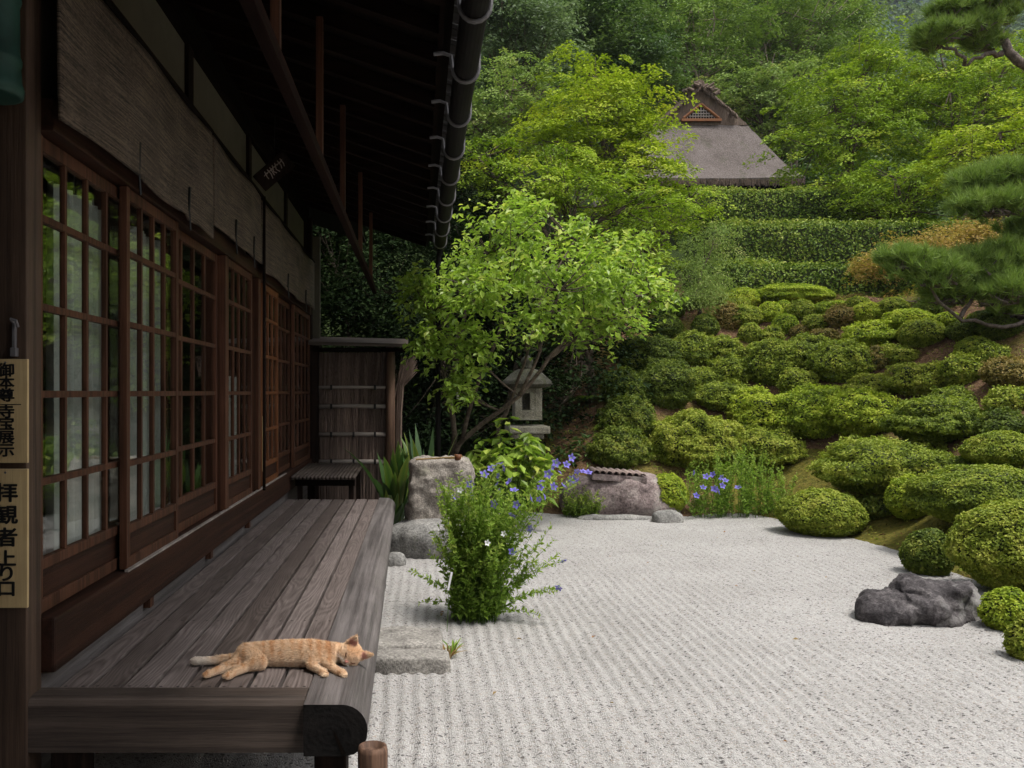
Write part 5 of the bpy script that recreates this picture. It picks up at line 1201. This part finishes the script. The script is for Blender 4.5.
# ------------------------------------------------------------------ leafy plants
def stem_plant(name, base, stems, leafm, label, cat, leaf=(.035, .012), per=46, group=None, taper=1.0, stem_r=.0022, whorl=True):
    """stems: list of point lists (world). small leaves all the way up each stem"""
    base = Vector(base); o = empty(name, base, label, cat, group); tb = MB(base); cl = []
    for P in stems:
        tb.tube(P, [stem_r * (1 - .6 * i / (len(P) - 1)) for i in range(len(P))], 4, False)
        A = np.array([p[:] for p in P]); k = int(per * rng.uniform(.8, 1.2)); t = rng.uniform(.06, 1, k) * (len(P) - 1); i = np.minimum(t.astype(int), len(P) - 2); fr = (t - i)[:, None]
        pos = A[i] * (1 - fr) + A[i + 1] * fr; ax_ = unit(A[i + 1] - A[i]); th = rng.random(k) * 6.28
        e1 = unit(np.cross(ax_, np.broadcast_to([.2, .9, .3], ax_.shape))); e2 = np.cross(ax_, e1); out = e1 * np.cos(th)[:, None] + e2 * np.sin(th)[:, None]
        T = unit(out + ax_ * .55 + [0, 0, .1]); sz = leaf[0] * rng.uniform(.7, 1.3, k) * (1 - .45 * (t / (len(P) - 1)) * taper)
        N = unit(np.cross(T, np.cross(ax_, T)) + rng.normal(0, .4, T.shape)); cl.append(leaf_cloud(pos + T * (sz * .5)[:, None] - np.array(base), N, T, sz, sz * leaf[1] / leaf[0], .2, np.clip(rng.random(k) * .6 + .4 * t / (len(P) - 1), 0, 1)))
    V, Fc, A = cat_clouds(cl); link('leaves', arr_mesh('leaves', V, Fc, A), M[leafm], o)
    sm = tb.build('stems', M['herb'], o)
    return o
def flower_mesh(r, m='petal'):
    """five-petalled open bell"""
    V, Fc, A = [], [], []
    for k in range(5):
        t = k * 2 * math.pi / 5; off = len(V)
        for (rr, w_, z) in ((.12, 0, 0), (.5, -.36, .22), (.5, .36, .22), (.78, -.26, .34), (.78, .26, .34), (1.08, 0, .36)):
            V.append((r * (rr * math.cos(t) - w_ * math.sin(t)), r * (rr * math.sin(t) + w_ * math.cos(t)), r * z))
        Fc += [(off, off + 2, off + 1), (off + 1, off + 2, off + 4), (off + 1, off + 4, off + 3), (off + 3, off + 4, off + 5)]; A += [rng.random() * .4, .5, .5, .8, .8, 1]
    me = arr_mesh('flower', V, Fc, A); me.materials.append(M[m]); return me
FL = flower_mesh(.034); FLW = flower_mesh(.026, 'whitepetal')
def flower_at(o, p, name='flower', me=None, s=1.0):
    f = bpy.data.objects.new(name, me or FL); C.objects.link(f); f.parent = o; f.location = Vector(p) - o.location
    d = Vector((rng.normal(0, .6), -.8 + rng.normal(0, .5), .25 + rng.normal(0, .5))).normalized(); f.rotation_euler = d.to_track_quat('Z', 'Y').to_euler(); f.scale = (s,) * 3
    return f
def curve_stem(base, tip, bow, k=7):
    return bez(base, tip, bow, k)
# main clump by the step
B0 = Vector(((472 - CX) * 5.75 / F, 5.75, 0)); stems = []
for k in range(150):
    a = rng.uniform(0, 6.28); rr = rng.uniform(0, .16) ** 1; b_ = B0 + Vector((rr * math.cos(a), rr * math.sin(a) * .7, -.01))
    tx, ty = rng.uniform(-.25, .31), rng.uniform(-.27, .27); h = rng.uniform(.5, 1.0) * (1 - .5 * abs(tx) ** 1.3)
    stems.append(curve_stem(b_, b_ + Vector((tx, ty, h)), (-tx * .25, -ty * .25, h * .18)))
tips = [(389, 463), (399, 460), (410, 470), (393, 478)]
fl_px = [(496, 466), (501, 464), (491, 469), (499, 476), (484, 475), (498, 484), (510, 482), (500, 491), (470, 484), (514, 491), (453, 498), (470, 496), (495, 504), (517, 505), (512, 514), (530, 499), (541, 480), (556, 463), (552, 467), (548, 474), (561, 472), (571, 458), (566, 465), (577, 471), (583, 472), (573, 479), (578, 481), (563, 486), (553, 487), (546, 497), (539, 499), (531, 529), (512, 552), (540, 488), (588, 473), (505, 468)]
for px, py in fl_px[:31]:
    t = at(px, py, 5.6 + rng.uniform(-.15, .25)); b_ = B0 + Vector((rng.uniform(-.1, .14), rng.uniform(-.1, .1), 0)); dx = t.x - b_.x
    stems.append(curve_stem(b_, t, (-dx * .22, 0, t.z * .2)))
for px, py in ((545, 530), (552, 545), (535, 560)):            # sprawling to the right
    t = at(px, py, 5.75); b_ = B0 + Vector((rng.uniform(0, .1), rng.uniform(-.1, .1), 0))
    for _ in range(2): stems.append(curve_stem(b_, t + Vector(rng.normal(0, .04, 3)), (.06, 0, .05)))
for px, py, Y in ((563, 560, 5.85), (560, 588, 5.6), (540, 616, 5.6), (556, 592, 5.62), (408, 570, 6.3), (418, 603, 5.7)):
    t = at(px, py, Y); stems.append(curve_stem(B0 + Vector((rng.uniform(-.05, .1), rng.uniform(-.1, .1), 0)), t, (0, 0, .1)))
bf = stem_plant('bellflower_clump', B0, stems, 'herb', 'tall clump of violet bellflowers beside the veranda steps, leaning over the gravel', 'flowers', (.052, .021), 95)
for px, py in fl_px: 
    flower_at(bf, at(px, py, 5.55 + rng.uniform(-.1, .15)), s=rng.uniform(.6, .95))
for px, py, Y in ((563, 560, 5.83), (559, 587, 5.58)): flower_at(bf, at(px, py, Y), s=.8)
for px, py in ((487, 543), (504, 534), (460, 490)): flower_at(bf, at(px, py, 5.45), 'white_flower', FLW, .8)
# second group beyond the gravel
B1 = Vector(((730 - CX) * 10.75 / F, 10.75, .02)); stems = []
for k in range(120):
    u = rng.uniform(0, 1); b_ = Vector((3.25 + u * 1.15, 10.45 + rng.uniform(-.12, .3) + u * .1, .0)); h = (.42 + .36 * math.sin(u * 2.6 + .25)) * rng.uniform(.75, 1.15); tx = rng.normal(0, .12)
    stems.append(curve_stem(b_, b_ + Vector((tx, rng.normal(0, .1), h)), (0, 0, h * .1)))
bf2 = stem_plant('bellflower_clump', B1, stems, 'herb', 'wide group of violet bellflowers at the far edge of the gravel', 'flowers', (.06, .02), 46, stem_r=.003)
for px, py in ((695, 473), (713, 475), (722, 478), (725, 481), (703, 488), (716, 490), (722, 486), (738, 488), (696, 496), (718, 492), (706, 477), (714, 489)): flower_at(bf2, at(px, py, 10.25 + rng.uniform(-.1, .1)), s=1.25)
# small plant at the left end of the boulder
stems = []
for k in range(40):
    b_ = Vector((1.75 + rng.uniform(0, .35), 10.4 + rng.uniform(-.1, .15), 0)); stems.append(curve_stem(b_, b_ + Vector((rng.normal(.05, .12), rng.normal(0, .1), rng.uniform(.15, .4))), (0, 0, .05)))
stem_plant('leafy_herb', (1.9, 10.4, 0), stems, 'hedge', 'low dark green herb against the left end of the tile-topped boulder', 'plant', (.055, .02), 40, stem_r=.003)
# big-leaved plant in front of the lantern
def big_leaf_plant(name, base, n, R0, Hh, leaf, m, label, cat, w=.5):
    base = Vector(base); o = empty(name, base, label, cat); tb = MB(base); cl = []
    for k in range(n):
        a = rng.uniform(0, 6.28); r = R0 * math.sqrt(rng.random()); h = Hh * rng.uniform(.55, 1) * (1 - .35 * (r / R0) ** 2)
        t = base + Vector((r * math.cos(a), r * math.sin(a) * .7, h)); tb.tube(bez(base + (t - base) * .1 * Vector((1, 1, 0)).length, t, (0, 0, .05), 5), [.007, .006, .005, .004, .003], 5)
        kk = 7; th = np.arange(kk) * 2.4 + rng.uniform(0, 6.28); out = np.stack([np.cos(th), np.sin(th), np.full(kk, .1)], 1); zz = np.linspace(-.16, .02, kk)[:, None] * [0, 0, 1]
        T = unit(out + [0, 0, .15] + rng.normal(0, .25, out.shape)); L = leaf * rng.uniform(.7, 1.2, kk); P = np.array(t - base) + zz + T * (L * .55)[:, None]; N = unit(np.array([0, 0, 1.]) + out * .5 + rng.normal(0, .25, out.shape))
        # six-sided leaves: two overlapping diamonds per leaf give a pointed oval
        rn = rng.random(kk)
        cl.append(leaf_cloud(P, N, T, L, L * w, .14, rn)); cl.append(leaf_cloud(P - T * (L * .1)[:, None] - N * .002, N, T, L * .72, L * w * 1.12, .13, rn))
    V, Fc, A = cat_clouds(cl); link('leaves', arr_mesh('leaves', V, Fc, A), M[m], o); tb.build('stems', M['herb'], o, True); return o
big_leaf_plant('leafy_shrub', (.98, 9.6, 0), 60, .48, 1.2, .17, 'fresh', 'bright leafy shrub in front of the stone lantern', 'plant', .42)
big_leaf_plant('leafy_shrub', (1.35, 11.0, .02), 26, .35, .55, .12, 'broad_dark', 'dark broad-leaved shrub to the right of the stone lantern', 'plant', .4)
big_leaf_plant('leafy_shrub', (2.25, 11.9, .3), 22, .4, .7, .14, 'broad_dark', 'dark bluish broad-leaved plant under the slim trunk, right of the lantern', 'plant', .36)
# strap-leaved plants
def strap(name, base, n, L, W, label, group=None, m='strap', spread=.5):
    base = Vector(base); V, Fc, A = [], [], []
    for k in range(n):
        a = rng.uniform(0, 6.28); sp = spread * rng.uniform(.15, 1); l = L * rng.uniform(.6, 1.05); dx, dy = math.cos(a), math.sin(a); s0 = Vector((dx, dy, 0)) * .05; off = len(V); q = 9; tw = rng.uniform(-.5, .5); rr = rng.random()
        for i in range(q):
            t = i / (q - 1); sq_ = sp * l * 1.5; p = s0 * min(1, L * 2) + Vector((dx * sq_ * t ** 1.6, dy * sq_ * t ** 1.6, l * (t - .28 * sp * t ** 3 * 2))); w_ = W * .5 * (math.sin(min(1, t * 1.25 + .22) * math.pi * .62) if t < .7 else (1 - t) / .3 * .95 + .0); sd_ = Vector((-dy * math.cos(tw) + dx * .3 * math.sin(tw), dx * math.cos(tw), .2 * math.sin(tw))).normalized()
            V += [p - sd_ * w_, p - Vector((0, 0, .18 * w_)), p + sd_ * w_]; A += [min(1, rr * .6 + (.5 if rr > .55 else .05)), rr * .6, min(1, rr * .6 + (.5 if rr > .55 else .05))]
        for i in range(q - 1):
            o_ = off + i * 3; Fc += [(o_, o_ + 1, o_ + 4, o_ + 3), (o_ + 1, o_ + 2, o_ + 5, o_ + 4)]
    o = link(name, arr_mesh(name, [tuple(v) for v in V], Fc, A, smooth=True), M[m], None, base); tag(o, label, 'plant', group); return o
strap('aspidistra', (-.24, 9.3, 0), 26, 1.1, .1, 'tall strap-leaved plant between the brushwood fence and the stone block', spread=.4)
strap('aspidistra', (-.28, 8.95, 0), 15, .55, .08, 'drooping strap-leaved plant at the far corner of the veranda', spread=.5)
strap('aspidistra', (.08, 9.0, .0), 18, 1.2, .085, 'upright strap-leaved plant with yellowish tips behind the stone block', spread=.25)
# ferns on the bank
def fern(base, n, L, label):
    base = Vector(base); cl = []
    for k in range(n):
        a = k * 6.28 / n + rng.uniform(-.3, .3); t = np.linspace(.08, 1, 26); out = np.array([math.cos(a), math.sin(a), 0]); p = out * (t * L * .85)[:, None] + np.array([0, 0, 1]) * (L * (.75 * t - .8 * t * t))[:, None]
        side_ = np.array([-out[1], out[0], 0]); 
        for sg in (-1, 1):
            T = unit(side_ * sg + out * .45 + rng.normal(0, .08, (26, 3))); l = L * .26 * np.sin(np.clip(t * 1.05, 0, 1) * 2.9) + .01; cl.append(leaf_cloud(p + T * (l * .5)[:, None], np.tile([0, 0, 1.], (26, 1)) + rng.normal(0, .2, (26, 3)), T, l, l * .28, .1))
    V, Fc, A = cat_clouds(cl); o = link('fern', arr_mesh('fern', V, Fc, A), M['herb'], None, base); tag(o, label, 'plant', 'ferns on the bank'); return o
for px, py, L, lb in ((592, 402, .36, 'fern hanging on the brown bank, highest of the three by the dark trunk'), (612, 430, .32, 'fern on the shaded bank above the tile-topped boulder'), (645, 398, .34, 'fern beside the bare brown earth of the bank'), (618, 476, .3, 'little fern right behind the clay tiles'), (640, 425, .3, 'fern low on the brown bank, next to the large loose round azalea')):
    p = ground_hit(px, py); fern(p + Vector((0, 0, .02)), 9, L, lb)
# plant marker, tufts by the step
p = Vector((.2, 5.5, 0)); o = MB(p).box(.193, .206, 5.498, 5.501, .26, .375, .0005, Matrix.Rotation(R(12), 4, 'Y')).build('plant_marker', M['white'], None, False, p); o.location.z = .0
MB(p).tube([(.18, 5.502, -.02), (.195, 5.502, .28)], .002, 5).build('stem', M['herb'], o)
tag(o, 'thin white plant marker stuck in beside the bellflower clump', 'marker')
def tuft(base, n, L, label, m='herb', spread=.5): return strap('grass_tuft', base, n, L, .011, label, 'small tufts round the step stone', m, spread)
tuft((.17, 4.93, 0), 22, .11, 'yellowish weed at the right corner of the step stone', 'drygrass', .9); tuft((.0, 4.78, 0), 14, .09, 'green tuft in front of the step stone', 'herb'); tuft((-.14, 4.8, 0), 12, .07, 'tiny tuft at the left front of the step stone', 'herb')
tuft((.2, 5.02, 0), 14, .12, 'green weed against the right side of the step stone', 'herb', .7)

# ------------------------------------------------------------------ the cat
def cat_model():
    Zd = .452; S = []                                   # spheres along tapered limbs
    def P3(px, py, z):                                 # a pixel on the plane at height z
        Y = (EYE - z) * F / (py - CY); return np.array([(px - CX) * Y / F, Y, z])
    def limb(pts, rs, flat=1.0):
        pts = [np.array(p) for p in pts]
        for (a, b_, ra, rb) in zip(pts, pts[1:], rs, rs[1:]):
            k = max(3, int(np.linalg.norm(b_ - a) / .008))
            for t in np.linspace(0, 1, k): S.append((a + (b_ - a) * t, ra + (rb - ra) * t, flat))
    hip = P3(247, 654, Zd + .040); wa = P3(274, 653, Zd + .043); chest = P3(312, 653, Zd + .046); sho = P3(327, 654, Zd + .043); neck = P3(339, 653, Zd + .038); head = P3(350.5, 653.5, Zd + .043)
    limb([hip, wa, (wa + chest) / 2, chest, sho, neck, head], [.040, .045, .049, .049, .044, .036, .040])
    limb([wa + [0, -.012, -.008], chest + [0, -.012, -.008]], [.040, .042])
    # tail
    tb0 = P3(236, 658, Zd + .024); limb([hip + [-.015, 0, -.008], tb0, P3(214, 660.5, Zd + .016), P3(196, 661, Zd + .0155), P3(192.5, 661, Zd + .015)], [.03, .016, .0145, .0145, .009])
    # hind legs
    limb([P3(250, 657, Zd + .04), P3(260, 663, Zd + .028), P3(246, 667, Zd + .019), P3(233, 673, Zd + .014), P3(228.5, 675.5, Zd + .0135)], [.038, .027, .0165, .0125, .0145])
    limb([P3(243, 659.5, Zd + .026), P3(235, 665, Zd + .02), P3(222, 669, Zd + .015), P3(211, 673, Zd + .013), P3(208.5, 674, Zd + .0125)], [.032, .021, .0155, .0118, .0138])
    # fore legs
    limb([P3(318, 659, Zd + .034), P3(311, 665, Zd + .021), P3(317, 669, Zd + .015), P3(323, 672.5, Zd + .0145)], [.030, .017, .0135, .0158])
    limb([P3(328, 658, Zd + .036), P3(326, 662, Zd + .027), P3(333, 668, Zd + .018), P3(340, 672.5, Zd + .0135), P3(342.5, 673.5, Zd + .0135)], [.029, .019, .014, .0138, .0148])
    # head: face turned to the camera and rolled over to the right
    f = np.array([-.12, -.93, -.28]); f /= np.linalg.norm(f); u = np.array([.80, -.25, .55]); u -= f * (u @ f); u /= np.linalg.norm(u); r = np.cross(f, u)
    S.append((head + f * .0, .0465, 1)); 
    for sg in (-1, 1): S.append((head + f * .012 + r * sg * .021 - u * .010, .028, 1)); S.append((head + f * .034 + r * sg * .009 - u * .016, .0135, 1))
    S.append((head + f * .036 - u * .022, .0105, 1)); S.append((head + f * .034 - u * .003, .0135, 1)); S.append((head + f * .044 - u * .008, .007, 1))
    bm = bmesh.new(); o0 = np.array([chest[0], chest[1], Zd])
    for c, rad, fl in S: bmesh.ops.create_icosphere(bm, subdivisions=2, radius=rad, matrix=Matrix.Translation(Vector(c - o0)))
    # toes
    for base_, d in ((P3(227.5, 676, Zd + .014), (-.6, -.5)), (P3(207.5, 675, Zd + .013), (-.8, -.3)), (P3(324, 674, Zd + .015), (.6, -.6)), (P3(343, 674.5, Zd + .014), (.85, -.4))):
        d = np.array([d[0], d[1], 0]); d /= np.linalg.norm(d); sd_ = np.array([-d[1], d[0], 0])
        for q in (-1.4, -.48, .48, 1.4): bmesh.ops.create_icosphere(bm, subdivisions=2, radius=.0062, matrix=Matrix.Translation(Vector(base_ + d * (.0115 - .002 * q * q) + sd_ * q * .0064 - o0)))
    # ears
    for sg in (-1, 1):
        e = head + u * .024 + r * sg * .027 - f * .004; tip = head + u * .078 + r * sg * .05 + f * .004; wv = unit(np.cross(tip - e, f)); b0 = e - wv * .024; b1 = e + wv * .024; th_ = f * .006
        vs_ = [bm.verts.new(Vector(p - o0)) for p in (b0 + th_, b1 + th_, tip + th_ * .3, b0 - th_, b1 - th_, tip - th_ * .3)]
        for q in ((0, 1, 2), (5, 4, 3), (0, 3, 4, 1), (1, 4, 5, 2), (2, 5, 3, 0)): bm.faces.new([vs_[i] for i in q])
    me = bpy.data.meshes.new('cat'); bm.to_mesh(me); bm.free(); ob = bpy.data.objects.new('tmp', me); C.objects.link(ob)
    rm = ob.modifiers.new('r', 'REMESH'); rm.mode = 'VOXEL'; rm.voxel_size = .0034; sm = ob.modifiers.new('s', 'SMOOTH'); sm.iterations = 4; sm.factor = .5
    bpy.context.view_layer.update(); me = bpy.data.meshes.new_from_object(ob.evaluated_get(bpy.context.evaluated_depsgraph_get())); bpy.data.objects.remove(ob)
    n = len(me.vertices); V = np.zeros(n * 3); me.vertices.foreach_get('co', V); V = V.reshape(-1, 3); N = np.zeros(n * 3); me.vertices.foreach_get('normal', N); N = N.reshape(-1, 3)
    W = V + o0; W[:, 2] = np.maximum(W[:, 2], Zd - .001); me.vertices.foreach_set('co', (W - o0).ravel())
    # coat: stripes across the spine, pale belly, muzzle, paws and tail tip (the animal's own pattern)
    spine = np.array([P3(196, 660, Zd)[:2], P3(236, 657, Zd)[:2], hip[:2], wa[:2], chest[:2], sho[:2], head[:2]]); seg = np.cumsum(np.r_[0, np.linalg.norm(np.diff(spine, axis=0), axis=1)])
    sx = np.interp(W[:, 0], spine[:, 0], seg); wob_ = fbm(W[:, 0] * 26, W[:, 2] * 26 + W[:, 1] * 14, 3, 3)
    st = np.sin(2 * math.pi * (sx + wob_ * .011 + (W[:, 1] - 3.4) * .10) / .036); st = np.clip(st * 1.0 + wob_ * 1.7 + .0, 0, 1)
    br = np.clip(fbm(W[:, 0] * 60, W[:, 1] * 60 + W[:, 2] * 50, 9, 3) + .5, 0, 1)
    base_c = np.array([.70, .49, .31]); dark = np.array([.58, .30, .13]); pale = np.array([.8, .64, .48]); white = np.array([.76, .69, .61]); pink = np.array([.6, .29, .24])
    col = base_c + (pale - base_c) * (br * .45)[:, None]; col = col + (dark - col) * (st * .72)[:, None]
    belly = np.clip((-N[:, 1] * .6 - N[:, 2] * .8) * 1.6 - .1, 0, 1) * .55; col = col + (pale - col) * belly[:, None]
    tail = np.clip((P3(224, 660, Zd)[0] - W[:, 0]) / .06, 0, 1) * (W[:, 1] > P3(0, 667, Zd)[1]); col = col + (white - col) * (tail * .9)[:, None]
    def near(c, r0, r1): return np.clip((r1 - np.linalg.norm(W - c, axis=1)) / (r1 - r0), 0, 1)
    mz = np.maximum(near(head + f * .038 - u * .022, .014, .026), near(head + f * .02 - u * .035, .014, .026)); col = col + (white - col) * (mz * .85)[:, None]
    for c in (P3(227.5, 676, Zd), P3(207.5, 675, Zd)): w_ = near(c + [-.006, -.004, .01], .012, .022) * .75; col = col + (np.array([.5, .2, .12]) - col) * w_[:, None]
    for c in (P3(324, 674, Zd), P3(343, 674.5, Zd)): w_ = near(c + [0, 0, .015], .018, .04) * .7; col = col + (pale - col) * w_[:, None]
    for sg in (-1, 1):
        c = head + u * .042 + r * sg * .035 + f * .004; w_ = near(c, .012, .02) * (N @ f > .15); col = col + (pink - col) * (w_ * .85)[:, None]
    w_ = near(head + f * .049 - u * .0075, .005, .0075); col = col + (np.array([.6, .22, .17]) - col) * w_[:, None]
    a = me.attributes.new('coat', 'FLOAT_COLOR', 'POINT'); a.data.foreach_set('color', np.concatenate([col, np.ones((n, 1))], 1).ravel())
    # fur: short hairs lying back along the body, part of the same mesh
    k = 130000; idx = rng.integers(0, n, k); B = (W - o0)[idx] + rng.normal(0, .0012, (k, 3)); Nn = N[idx]
    hd = np.linalg.norm(W[idx] - head, axis=1) < .062
    flow = np.where(hd[:, None], -f * .8 + unit(W[idx] - head) * .4, np.array([-1, .0, -.25])); flow = flow - Nn * np.sum(flow * Nn, 1, keepdims=True); flow = unit(flow)
    d = unit(Nn * .5 + flow * 1.0 + rng.normal(0, .25, (k, 3))); paw = W[idx][:, 2] < Zd + .03
    L = rng.uniform(.006, .0145, k)[:, None] * np.where(paw, .55, 1)[:, None] * np.where(hd, .5, 1)[:, None]; s = unit(np.cross(d, rng.normal(size=(k, 3)))) * .0005
    HV = np.stack([B - s, B + s, B + d * L], 1).reshape(-1, 3); HV[:, 2] = np.maximum(HV[:, 2], .0005)
    hc = np.repeat(col[idx] * rng.uniform(.78, 1.25, (k, 1)), 3, 0)
    nf = len(me.polygons); lv = np.zeros(len(me.loops), int); me.loops.foreach_get('vertex_index', lv); faces = [tuple(p.vertices) for p in me.polygons]
    hf = (np.arange(k)[:, None] * 3 + [0, 1, 2] + n).tolist()
    m2 = bpy.data.meshes.new('cat'); m2.from_pydata(np.concatenate([W - o0, HV]).tolist(), [], faces + hf)
    a = m2.attributes.new('coat', 'FLOAT_COLOR', 'POINT'); a.data.foreach_set('color', np.concatenate([np.concatenate([col, hc]), np.ones((n + 3 * k, 1))], 1).ravel())
    sm_ = np.ones(nf + k, bool); m2.polygons.foreach_set('use_smooth', sm_); m2.update()
    m, nn, l, b = mat('ginger_fur'); at_ = nn.new('ShaderNodeAttribute'); at_.attribute_name = 'coat'; l.new(at_.outputs['Color'], b.inputs['Base Color']); b.inputs['Roughness'].default_value = .75; b.inputs['Specular IOR Level'].default_value = .15
    b.inputs['Sheen Weight'].default_value = .12
    o = link('cat', m2, m, None, tuple(o0)); tag(o, 'ginger tabby cat asleep on its side at the near end of the veranda', 'cat')
    O = Vector(o0)
    # closed eyes, mouth line, whiskers
    for sg in (-1, 1):
        pts = []
        for t in np.linspace(-1, 1, 7):
            p = head + f * (.0415 - .004 * abs(t)) + r * sg * (.0185 + .0085 * t * 1) + u * (.006 + .0045 * t - .003 * (1 - t * t))
            dd = p - head; pts.append(Vector(head + unit(dd) * (np.linalg.norm(dd) + .002)))
        MB(O).tube(pts, .0021, 5).build('closed_eye', M['eyeline'], o)
    mp_ = [Vector(head + f * .049 - u * .0125), Vector(head + f * .0475 - u * .0175 + r * .001)]
    MB(O).tube(mp_, .0008, 5).tube([Vector(head + f * .0475 - u * .0175), Vector(head + f * .0465 - u * .021 + r * .007)], .0008, 5).tube([Vector(head + f * .0475 - u * .0175), Vector(head + f * .0465 - u * .021 - r * .007)], .0008, 5).build('mouth', M['eyeline'], o)
    nz = MB(O); bmesh.ops.create_icosphere(nz.bm, subdivisions=2, radius=.0046, matrix=Matrix.Translation(Vector(head + f * .0495 - u * .0085 - o0)) @ Matrix.Diagonal((1.2, .8, .8, 1))); nz.build('nose', M['pinknose'], o, True)
    wk = MB(O)
    for sg in (-1, 1):
        for q in (-.4, 0, .4): wk.tube([Vector(head + f * .045 - u * .016 + r * sg * .012), Vector(head + f * .05 - u * (.016 - q * .03) + r * sg * .06)], [.0005, .0002], 4)
    wk.build('whiskers', M['white'], o)
M['eyeline'] = plain('dark_eyelid', (.10, .03, .015), .6, 0, .1, 8, 0); M['pinknose'] = plain('pink_nose', (.42, .2, .165), .6, 0, .1, 8, 0)
cat_model()

# small weeds, seedlings and leaf litter on the bank between the azaleas
k = 9000; X = rng.uniform(1.2, 12, k); Y = rng.uniform(5, 16.5, k); dd = toe_dist(X, Y); ok = (dd > .12) & (dd < 7) & (vnoise(X * 1.7, Y * 1.7, 5) + rng.random(k) * .5 > .62); X, Y = X[ok], Y[ok]; k = len(X)
nl = 9; P = np.repeat(np.stack([X, Y, terrain(X, Y)], 1), nl, 0) + rng.normal(0, 1, (k * nl, 3)) * [.035, .035, .0] + [0, 0, 1] * rng.uniform(.005, .09, (k * nl, 1)) * np.repeat(rng.random(k), nl)[:, None]
V, Fc, A = leaf_cloud(P, np.array([0, 0, 1.]) + rng.normal(0, .6, P.shape), rng.normal(size=P.shape) + [0, 0, .4], rng.uniform(.02, .045, k * nl), .013, .2)
o = link('undergrowth', arr_mesh('undergrowth', V, Fc, A), M['azalea']); o['kind'] = 'stuff'
k = 14000; X = rng.uniform(1.2, 12, k); Y = rng.uniform(5, 16.5, k); dd = toe_dist(X, Y); ok = (dd > .02) & (dd < 7); X, Y = X[ok], Y[ok]; k = len(X)
P = np.stack([X, Y, terrain(X, Y) + .008], 1); V, Fc, A = leaf_cloud(P, np.array([0, 0, 1.]) + rng.normal(0, .4, P.shape), rng.normal(size=P.shape), rng.uniform(.02, .05, k), .014, .2)
o = link('leaf_litter', arr_mesh('leaf_litter', V, Fc, A), M['litter']); o['kind'] = 'stuff'

# far wood on the mountain: one mass of crowns
k = 1500; X = rng.uniform(100, 215, k); Y = rng.uniform(165, 330, k); P0 = np.stack([X, Y, mtn(X, Y) + 2.5], 1); nl = 70; rr = rng.uniform(2.2, 4.2, k)
D = rand_dirs(k * nl); D[:, 2] = np.abs(D[:, 2]) * 1.0 - .15; P = np.repeat(P0, nl, 0) + D * np.repeat(rr, nl)[:, None] * [1, 1, 1.25] * rng.uniform(.75, 1.05, (k * nl, 1))
V, Fc, A = leaf_cloud(P, unit(D + [0, 0, .5] + rng.normal(0, .4, P.shape)), rng.normal(size=P.shape), rng.uniform(.9, 1.9, k * nl), 1.0, .2, np.clip(np.repeat(rng.random(k), nl) * .6 + rng.random(k * nl) * .4, 0, 1))
o = link('distant_wood', arr_mesh('distant_wood', V, Fc, A), M['broad_dark']); o['kind'] = 'stuff'
# a few dropped leaves and petals on the gravel
k = 26; P = np.stack([rng.uniform(-.1, 3.6, k), rng.uniform(3.6, 9.5, k), np.full(k, .022)], 1); sz = rng.uniform(.02, .045, k)
V, Fc, A = leaf_cloud(P, np.array([0, 0, 1.]) + rng.normal(0, .25, (k, 3)), rng.normal(size=(k, 3)), sz, sz * .5, .3)
o = link('fallen_leaves', arr_mesh('fallen_leaves', V, Fc, A), M['drygrass']); o['kind'] = 'stuff'

# ------------------------------------------------------------------ the air between here and the far mountain
hz = MB((0, 0, 0)).box(-140, 440, -80, 440, -1.2, 235).build('haze', None, None); hz['kind'] = 'stuff'
m = bpy.data.materials.new('hazy_air'); m.use_nodes = True; nt = m.node_tree
for n_ in list(nt.nodes): nt.nodes.remove(n_)
pv = nt.nodes.new('ShaderNodeVolumePrincipled'); pv.inputs['Density'].default_value = .0003; pv.inputs['Color'].default_value = (.8, .88, .95, 1); pv.inputs['Anisotropy'].default_value = .3
ou = nt.nodes.new('ShaderNodeOutputMaterial'); nt.links.new(pv.outputs[0], ou.inputs['Volume']); hz.data.materials.append(m)
scene.cycles.volume_bounces = 0
